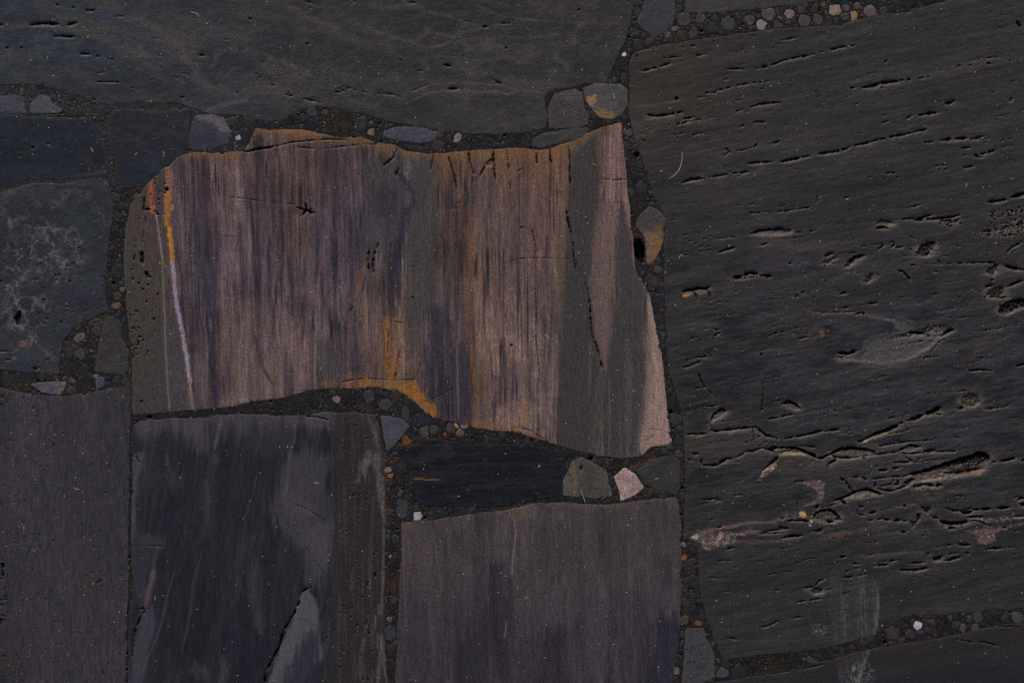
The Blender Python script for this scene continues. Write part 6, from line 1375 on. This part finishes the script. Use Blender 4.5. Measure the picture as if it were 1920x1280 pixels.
for target_r, tries in ((15, 2500), (12, 4000), (9.5, 8000), (7.5, 14000), (6, 16000), (4.8, 20000), (3.8, 24000), (2.6, 30000), (1.9, 30000)):
    for _ in range(tries):
        x = rng.uniform(-55, 1975); y = rng.uniform(-55, 1335)
        c_ = clear(x, y)
        if c_ < 0.5: continue
        rad = target_r * rng.uniform(.88, 1.1)
        el = rng.uniform(1.05, 1.55)
        if c_ < rad * 0.72: continue
        s = seam_of(x, y)
        if s is None or (s[3] < 1 and rng.random() > s[3]): continue
        # the smooth dark joints hold no gravel
        if 245 < x < 500 and 750 < y < 800: continue
        if x < 225 and 140 < y < 375 and rng.random() < .9: continue
        if x < 350 and 185 < y < 240 and rng.random() < .85: continue
        if 1352 < x < 1640 and y > 1180 and rng.random() < .6: continue
        if 1280 < x < 1360 and y > 1130 and rng.random() < .7: continue
        if 1160 < x < 1200 and 380 < y < 520: continue
        ok = True
        for (a_, b_, q_) in CH:
            dx = a_ - x
            if abs(dx) < 34 and (dx * dx + (b_ - y) ** 2) < ((q_ + rad) * 0.86) ** 2: ok = False; break
        if not ok: continue
        # keep air holes open
        CH.append((x, y, rad)); cand.append((x, y, rad, el, s))
holes = np.where(Hm < -5)
hx, hy = xs[holes[1]], ys[holes[0]]
cand = [c_ for c_ in cand if not (np.hypot(hx - c_[0], hy - c_[1]) < c_[2] * 0.8 + 0.5).any()]
for x, y, rad, el, ang, mat, lab in SPL:
    o = make_chip(x, y, rad, el, ang, mat, rng, -0.2, cell(x, y, rad, el * .9, -ang, rng, .4))
    tag(o, lab, 'pebble')
cand.sort(key=lambda c_: -c_[2])
cand = [c_ for c_ in cand if c_[4][0] == 'S5' or pr0.random() > .30]
inframe = [c_ for c_ in cand if -5 < c_[0] < 1925 and -5 < c_[1] < 1285]
LIM = 240
big_c, small_c = inframe[:LIM], inframe[LIM:] + [c_ for c_ in cand if c_ not in inframe]
tints = {'S5': (('mid grey', 3), ('brownish grey', 4), ('dark grey', 4), ('dull lilac', 1), ('pale tan', 1)),
         'S10': (('dark grey', 5), ('mid grey', 3), ('brownish grey', 2), ('dull lilac', 1)),
         'S6': (('dark grey', 5), ('blue-black', 4), ('mid grey', 2), ('brownish grey', 1)),
         'S1': (('dark grey', 5), ('blue-black', 3), ('mid grey', 2), ('brownish grey', 1), ('rusty orange', .4))}
deft = (('dark grey', 6), ('blue-black', 3), ('mid grey', 2), ('brownish grey', 2), ('rusty orange', .2))
pr = random.Random(3)
BIG = []
for x, y, rad, el, s in big_c:
    tb = tints.get(s[0], deft)
    nm = pr.choices([t_[0] for t_ in tb], [t_[1] for t_ in tb])[0]
    if rad > 10 and nm == 'rusty orange': nm = 'dark grey'
    cp = cell(x, y, rad, el, pr.uniform(0, 3.14), pr)
    if cp is None: continue
    o = make_chip(x, y, rad, 1, 0, cm_[nm], pr, -0.4 + pr.uniform(-.2, .1), cp)
    BIG.append((o, x, y, rad, nm, s))
# say where each chip lies: landmark one can find, and the side
LM = [('the tiny white pebble by the flaked lip', 445, 258), ('the bright white pebble', 783, 967), ('the pinkish white pebble', 631, 748), ('the white six-sided pebble', 1721, 1171),
      ('the largest cream pebble', 1565, 20), ('the milky flat pebble', 1428, 45), ('the ochre and white pebble', 1601, 28), ('the long dull rose pebble', 1633, 21), ('the tall pinkish pebble', 1481, 27),
      ('the blue-grey oblong stone', 770, 253), ('the grey-lilac half-moon stone', 393, 248), ('the pale pink pebble', 858, 260), ('the rusty orange pebble', 609, 211), ('the flat grey lens', 1050, 260),
      ('the pair of stones at the top corner', 1110, 192), ('the blue-grey angular stone at the top border', 1235, 40), ('the pale blue-grey triangular stone', 85, 196), ('the pale block at the left border', 15, 196),
      ('the black air holes at the upper left', 100, 212), ('the dark upright triangular stone', 213, 650), ('the pale lilac wedge', 90, 728), ('the small square blue-grey stone', 188, 718), ('the pinkish grey striped stone', 150, 631),
      ('the dark kite-shaped stone', 149, 659), ('the honey coloured pebble', 218, 574), ('the smooth grey-blue triangle', 738, 808), ('the deep blue polished pebble', 796, 784), ('the oval dark pebble', 759, 776),
      ('the amber brown chip', 762, 826), ('the bright orange chip', 733, 892), ('the mauve pebble', 863, 811), ('the left tip of the long black stone', 748, 850), ('the greenish grey stone', 1100, 900), ('the pale pinkish angular stone', 1178, 907),
      ('the olive-black stone', 1240, 890), ('the dark grey block', 753, 955), ('the glossy oval hole', 1200, 470), ('the stone with orange-brown blotches', 1222, 450), ('the round air hole at the top right joint', 1194, 290),
      ('the large air hole near the bottom right corner of the purple slab', 1258, 772), ('the air hole above the greenish stone', 1107, 859), ('the big slate block', 731, 1186), ('the putty coloured pebble', 730, 1160), ('the tiny ochre grain', 731, 1043),
      ('the saffron chip', 1284, 1044), ('the copper brown chip', 1310, 1169), ('the smooth grey bottom stone', 1312, 1225), ('the sugary crust', 1300, 1010), ('the steel grey chip', 1356, 1260), ('the dark blue-grey chip left of the scuff', 1522, 1238),
      ('the foot of the chalky scuff', 1600, 1230), ('the air hole left of the lower right seam', 1659, 1203), ('the broad grey pebble at the right border', 1909, 1157), ('the dove grey pebble', 1827, 1177), ('the dull lilac pebble', 1313, 35),
      ('the tiny white grain', 1171, 102), ('the almond shaped pebble', 1267, 1257), ('the upper left shoulder of the purple slab', 300, 320), ('the blue-black wedge slab', 260, 345), ('the worn left corner of the purple slab', 240, 560), ('the top right corner of the lower left slab', 244, 735)]
def side(dx, dy):
    a = math.degrees(math.atan2(-dy, dx)) % 360
    return ('right of', 'up and right of', 'above', 'up and left of', 'left of', 'down and left of', 'below', 'down and right of')[int((a + 22.5) // 45) % 8]
taken = {}
for o, x, y, rad, nm, s in BIG:
    size = 'broad' if rad > 9 else ('small' if rad > 5.5 else 'tiny')
    near = sorted(LM, key=lambda l: (l[1] - x) ** 2 + (l[2] - y) ** 2)
    done = None
    for l in near[:4]:
        d = math.hypot(l[1] - x, l[2] - y)
        how = 'just ' if d < 22 else ('' if d < 60 else 'well ')
        lab = f'{size} {nm} chip {how}{side(x - l[1], y - l[2])} {l[0]}'
        if lab not in taken and d < 190 and len(lab.split()) <= 16: done = lab; break
    if done is None: done = f'{size} {nm} chip {s[2]}'
    taken[done] = 1
    tag(o, done, 'gravel chip', f'{nm} gravel chips {s[2]}')
# the finer grit
import bmesh
bm = bmesh.new()
mats = [cm_['dark grey'], cm_['mid grey'], cm_['blue-black'], cm_['brownish grey'], cm_['rusty orange'], cm_['pale tan']]
for x, y, rad, el, s in small_c:
    pts = cell(x, y, rad, el, pr.uniform(0, 3.14), pr, .3)
    if pts is None: continue
    mi = pr.choices(range(6), (6, 3, 4, 3, .35, .6))[0]
    z0 = -0.45 + pr.uniform(-.2, .15)
    rings = [[bm.verts.new((wx(x + px * rad * sc), wy(y + py * rad * sc), (z0 + zz) * S)) for px, py in pts] for sc, zz in ((1.0, -rad * .8 - 1), (1.0, -.3), (.85, 0))]
    m_ = len(pts)
    for a_, b_ in zip(rings[:-1], rings[1:]):
        for k in range(m_):
            f = bm.faces.new((a_[k], a_[(k + 1) % m_], b_[(k + 1) % m_], b_[k])); f.smooth = True; f.material_index = mi
    f = bm.faces.new(rings[-1]); f.smooth = True; f.material_index = mi
bmesh.ops.recalc_face_normals(bm, faces=bm.faces)
me = bpy.data.meshes.new('fine_grit'); bm.to_mesh(me); bm.free()
for m_ in mats: me.materials.append(m_)
o = bpy.data.objects.new('fine_grit', me); scene.collection.objects.link(o); tag(o, 'fine dark grit filling the mortar between the larger chips', 'grit', kind='stuff')

# ------------------------------------------------------------------ dust and lint
m_dust = plain_mat('dust_grain', (196, 190, 180), .5, .3, 3000)
m_gold = plain_mat('dust_gold', (196, 160, 96), .4, .3, 3000)
def height_at(x, y):
    for s in STONES:
        if s.xs[0] <= x <= s.xs[-1] and s.ys[0] <= y <= s.ys[-1]:
            i = min(len(s.xs) - 1, np.searchsorted(s.xs, x)); j = min(len(s.ys) - 1, np.searchsorted(s.ys, y))
            if s.ins[j, i]: return float(s.H[j, i])
    return float(Hm[min(len(ys) - 1, np.searchsorted(ys, y)), min(len(xs) - 1, np.searchsorted(xs, x))])
bm = bmesh.new()
dr = random.Random(21)
for _ in range(3800):
    x, y = dr.uniform(-10, 1930), dr.uniform(-10, 1290)
    if x > 1300 and dr.random() < .35: continue
    rd = 0.38 + 0.9 * dr.random() ** 4.2
    z = height_at(x, y)
    if z < -3: continue
    vv = [bm.verts.new((wx(x + rd * math.cos(t_) * dr.uniform(.7, 1.2)), wy(y + rd * math.sin(t_) * dr.uniform(.7, 1.2)), (z + rd * 0.35) * S)) for t_ in (0, 1.26, 2.5, 3.8, 5.0)]
    tp = bm.verts.new((wx(x), wy(y), (z + rd * 1.1) * S)); bt = bm.verts.new((wx(x), wy(y), (z - .3) * S))
    mi = 1 if dr.random() < .25 else 0
    for k in range(5):
        for q_ in ((vv[k], vv[(k + 1) % 5], tp), (vv[(k + 1) % 5], vv[k], bt)):
            f = bm.faces.new(q_); f.smooth = True; f.material_index = mi
bmesh.ops.recalc_face_normals(bm, faces=bm.faces)
me = bpy.data.meshes.new('dust'); bm.to_mesh(me); bm.free(); me.materials.append(m_dust); me.materials.append(m_gold)
o = bpy.data.objects.new('dust', me); scene.collection.objects.link(o); tag(o, 'tiny pale dust grains scattered over the polished stones', 'dust', kind='stuff')

m_lint = plain_mat('lint', (168, 158, 146), .6, .1, 2000)
LINT = [(('F', "305,578 303,620 290,662 265,690 240,704"), 'long curved pale hair on the dark right slab beside the purple slab'),
 ((1, "1062,66 1085,72 1105,84 1112,96"), 'short curved hair on the wide grey slab near the top'),
 (('C', "540,410 560,428 562,455 545,478"), 'hook-shaped hair on the blue-black wedge slab'),
 (('C', "240,432 222,440 216,456"), 'tiny faint hair left of the hook-shaped one'),
 ((1, "508,824 514,838 524,850"), 'short straight hair on the flat blue-black slab at the left'),
 ((2, "1518,530 1526,542 1520,555"), 'tiny curl on the grey stone with the creamy rim'),
 ((2, "1402,912 1412,918 1424,926"), 'small barb of lint near the top of the right pale band of the purple slab'),
 (('F', "196,672 205,668 212,674"), 'tiny curl left of the long curved hair'),
 (('F', "290,1092 294,1076 304,1070 310,1076"), 'small hooked hair on the dark right slab below the blotched stone'),
 ((5, "1135,588 1148,596 1160,612"), 'short pale hair low on the purple slab'),
 ((7, "860,796 868,808 864,820"), 'small crooked hair on the blue and lilac slab'),
 ((7, "412,188 428,200 445,198"), 'faint hair on the plain lower left slab'),
 ((7, "1755,162 1765,166 1780,164"), 'little crumb of lint at the upper right of the blue and lilac slab'),
 ((8, "1108,62 1104,72 1096,78"), 'tiny hair on the long black stone'),
 ((8, "1335,200 1350,235 1362,275"), 'fine straight hair across the greenish grey stone'),
 ((8, "1752,146 1762,138 1768,142"), 'tiny arc of lint on the olive-black stone'),
 ((3, "1584,1022 1586,1034 1578,1042"), 'tiny curl of lint on the dark right slab under the upper cracks'),
 ((9, "560,282 566,288 572,292"), 'speck-like hair on the dark right slab beside the hooked crust'),
 ((4, "1785,782 1792,776 1796,768"), 'small hair at the lower left of the purple slab'),
 ((4, "688,925 690,940"), 'short thick pale fibre at the top of the lower left slab')]
for (z, s), lab in LINT:
    p = P(z, s)
    cu = []
    for k in range(len(p) - 1):
        p0 = p[max(k - 1, 0)]; p1 = p[k]; p2 = p[k + 1]; p3 = p[min(k + 2, len(p) - 1)]
        for t in np.arange(0, 1, .2):
            cu.append(.5 * ((2 * p1) + (-p0 + p2) * t + (2 * p0 - 5 * p1 + 4 * p2 - p3) * t * t + (-p0 + 3 * p1 - 3 * p2 + p3) * t ** 3))
    cu.append(p[-1])
    bm = bmesh.new(); rings = []
    nn = len(cu)
    for k, c_ in enumerate(cu):
        t = cu[min(k + 1, nn - 1)] - cu[max(k - 1, 0)]; t = t / max(1e-6, np.hypot(*t)); nrm = np.array([-t[1], t[0]])
        rd = (0.62 if 'long' in lab else 0.55) * (0.5 + 0.5 * math.sin(math.pi * (k + .6) / (nn + .2)))
        z = max(height_at(*c_), -0.8) + 0.5
        rings.append([bm.verts.new((wx(c_[0] + nrm[0] * math.cos(a_) * rd), wy(c_[1] + nrm[1] * math.cos(a_) * rd), (z + math.sin(a_) * rd) * S)) for a_ in (0, 1.047, 2.094, 3.142, 4.189, 5.236)])
    for a_, b_ in zip(rings[:-1], rings[1:]):
        for k in range(6):
            f = bm.faces.new((a_[k], a_[(k + 1) % 6], b_[(k + 1) % 6], b_[k])); f.smooth = True
    bm.faces.new(rings[0]); bm.faces.new(rings[-1])
    bmesh.ops.recalc_face_normals(bm, faces=bm.faces)
    me = bpy.data.meshes.new('lint_fibre'); bm.to_mesh(me); bm.free(); me.materials.append(m_lint)
    o = bpy.data.objects.new('lint_fibre', me); scene.collection.objects.link(o)
    tag(o, lab, 'lint', 'lint fibres lying on the stones')
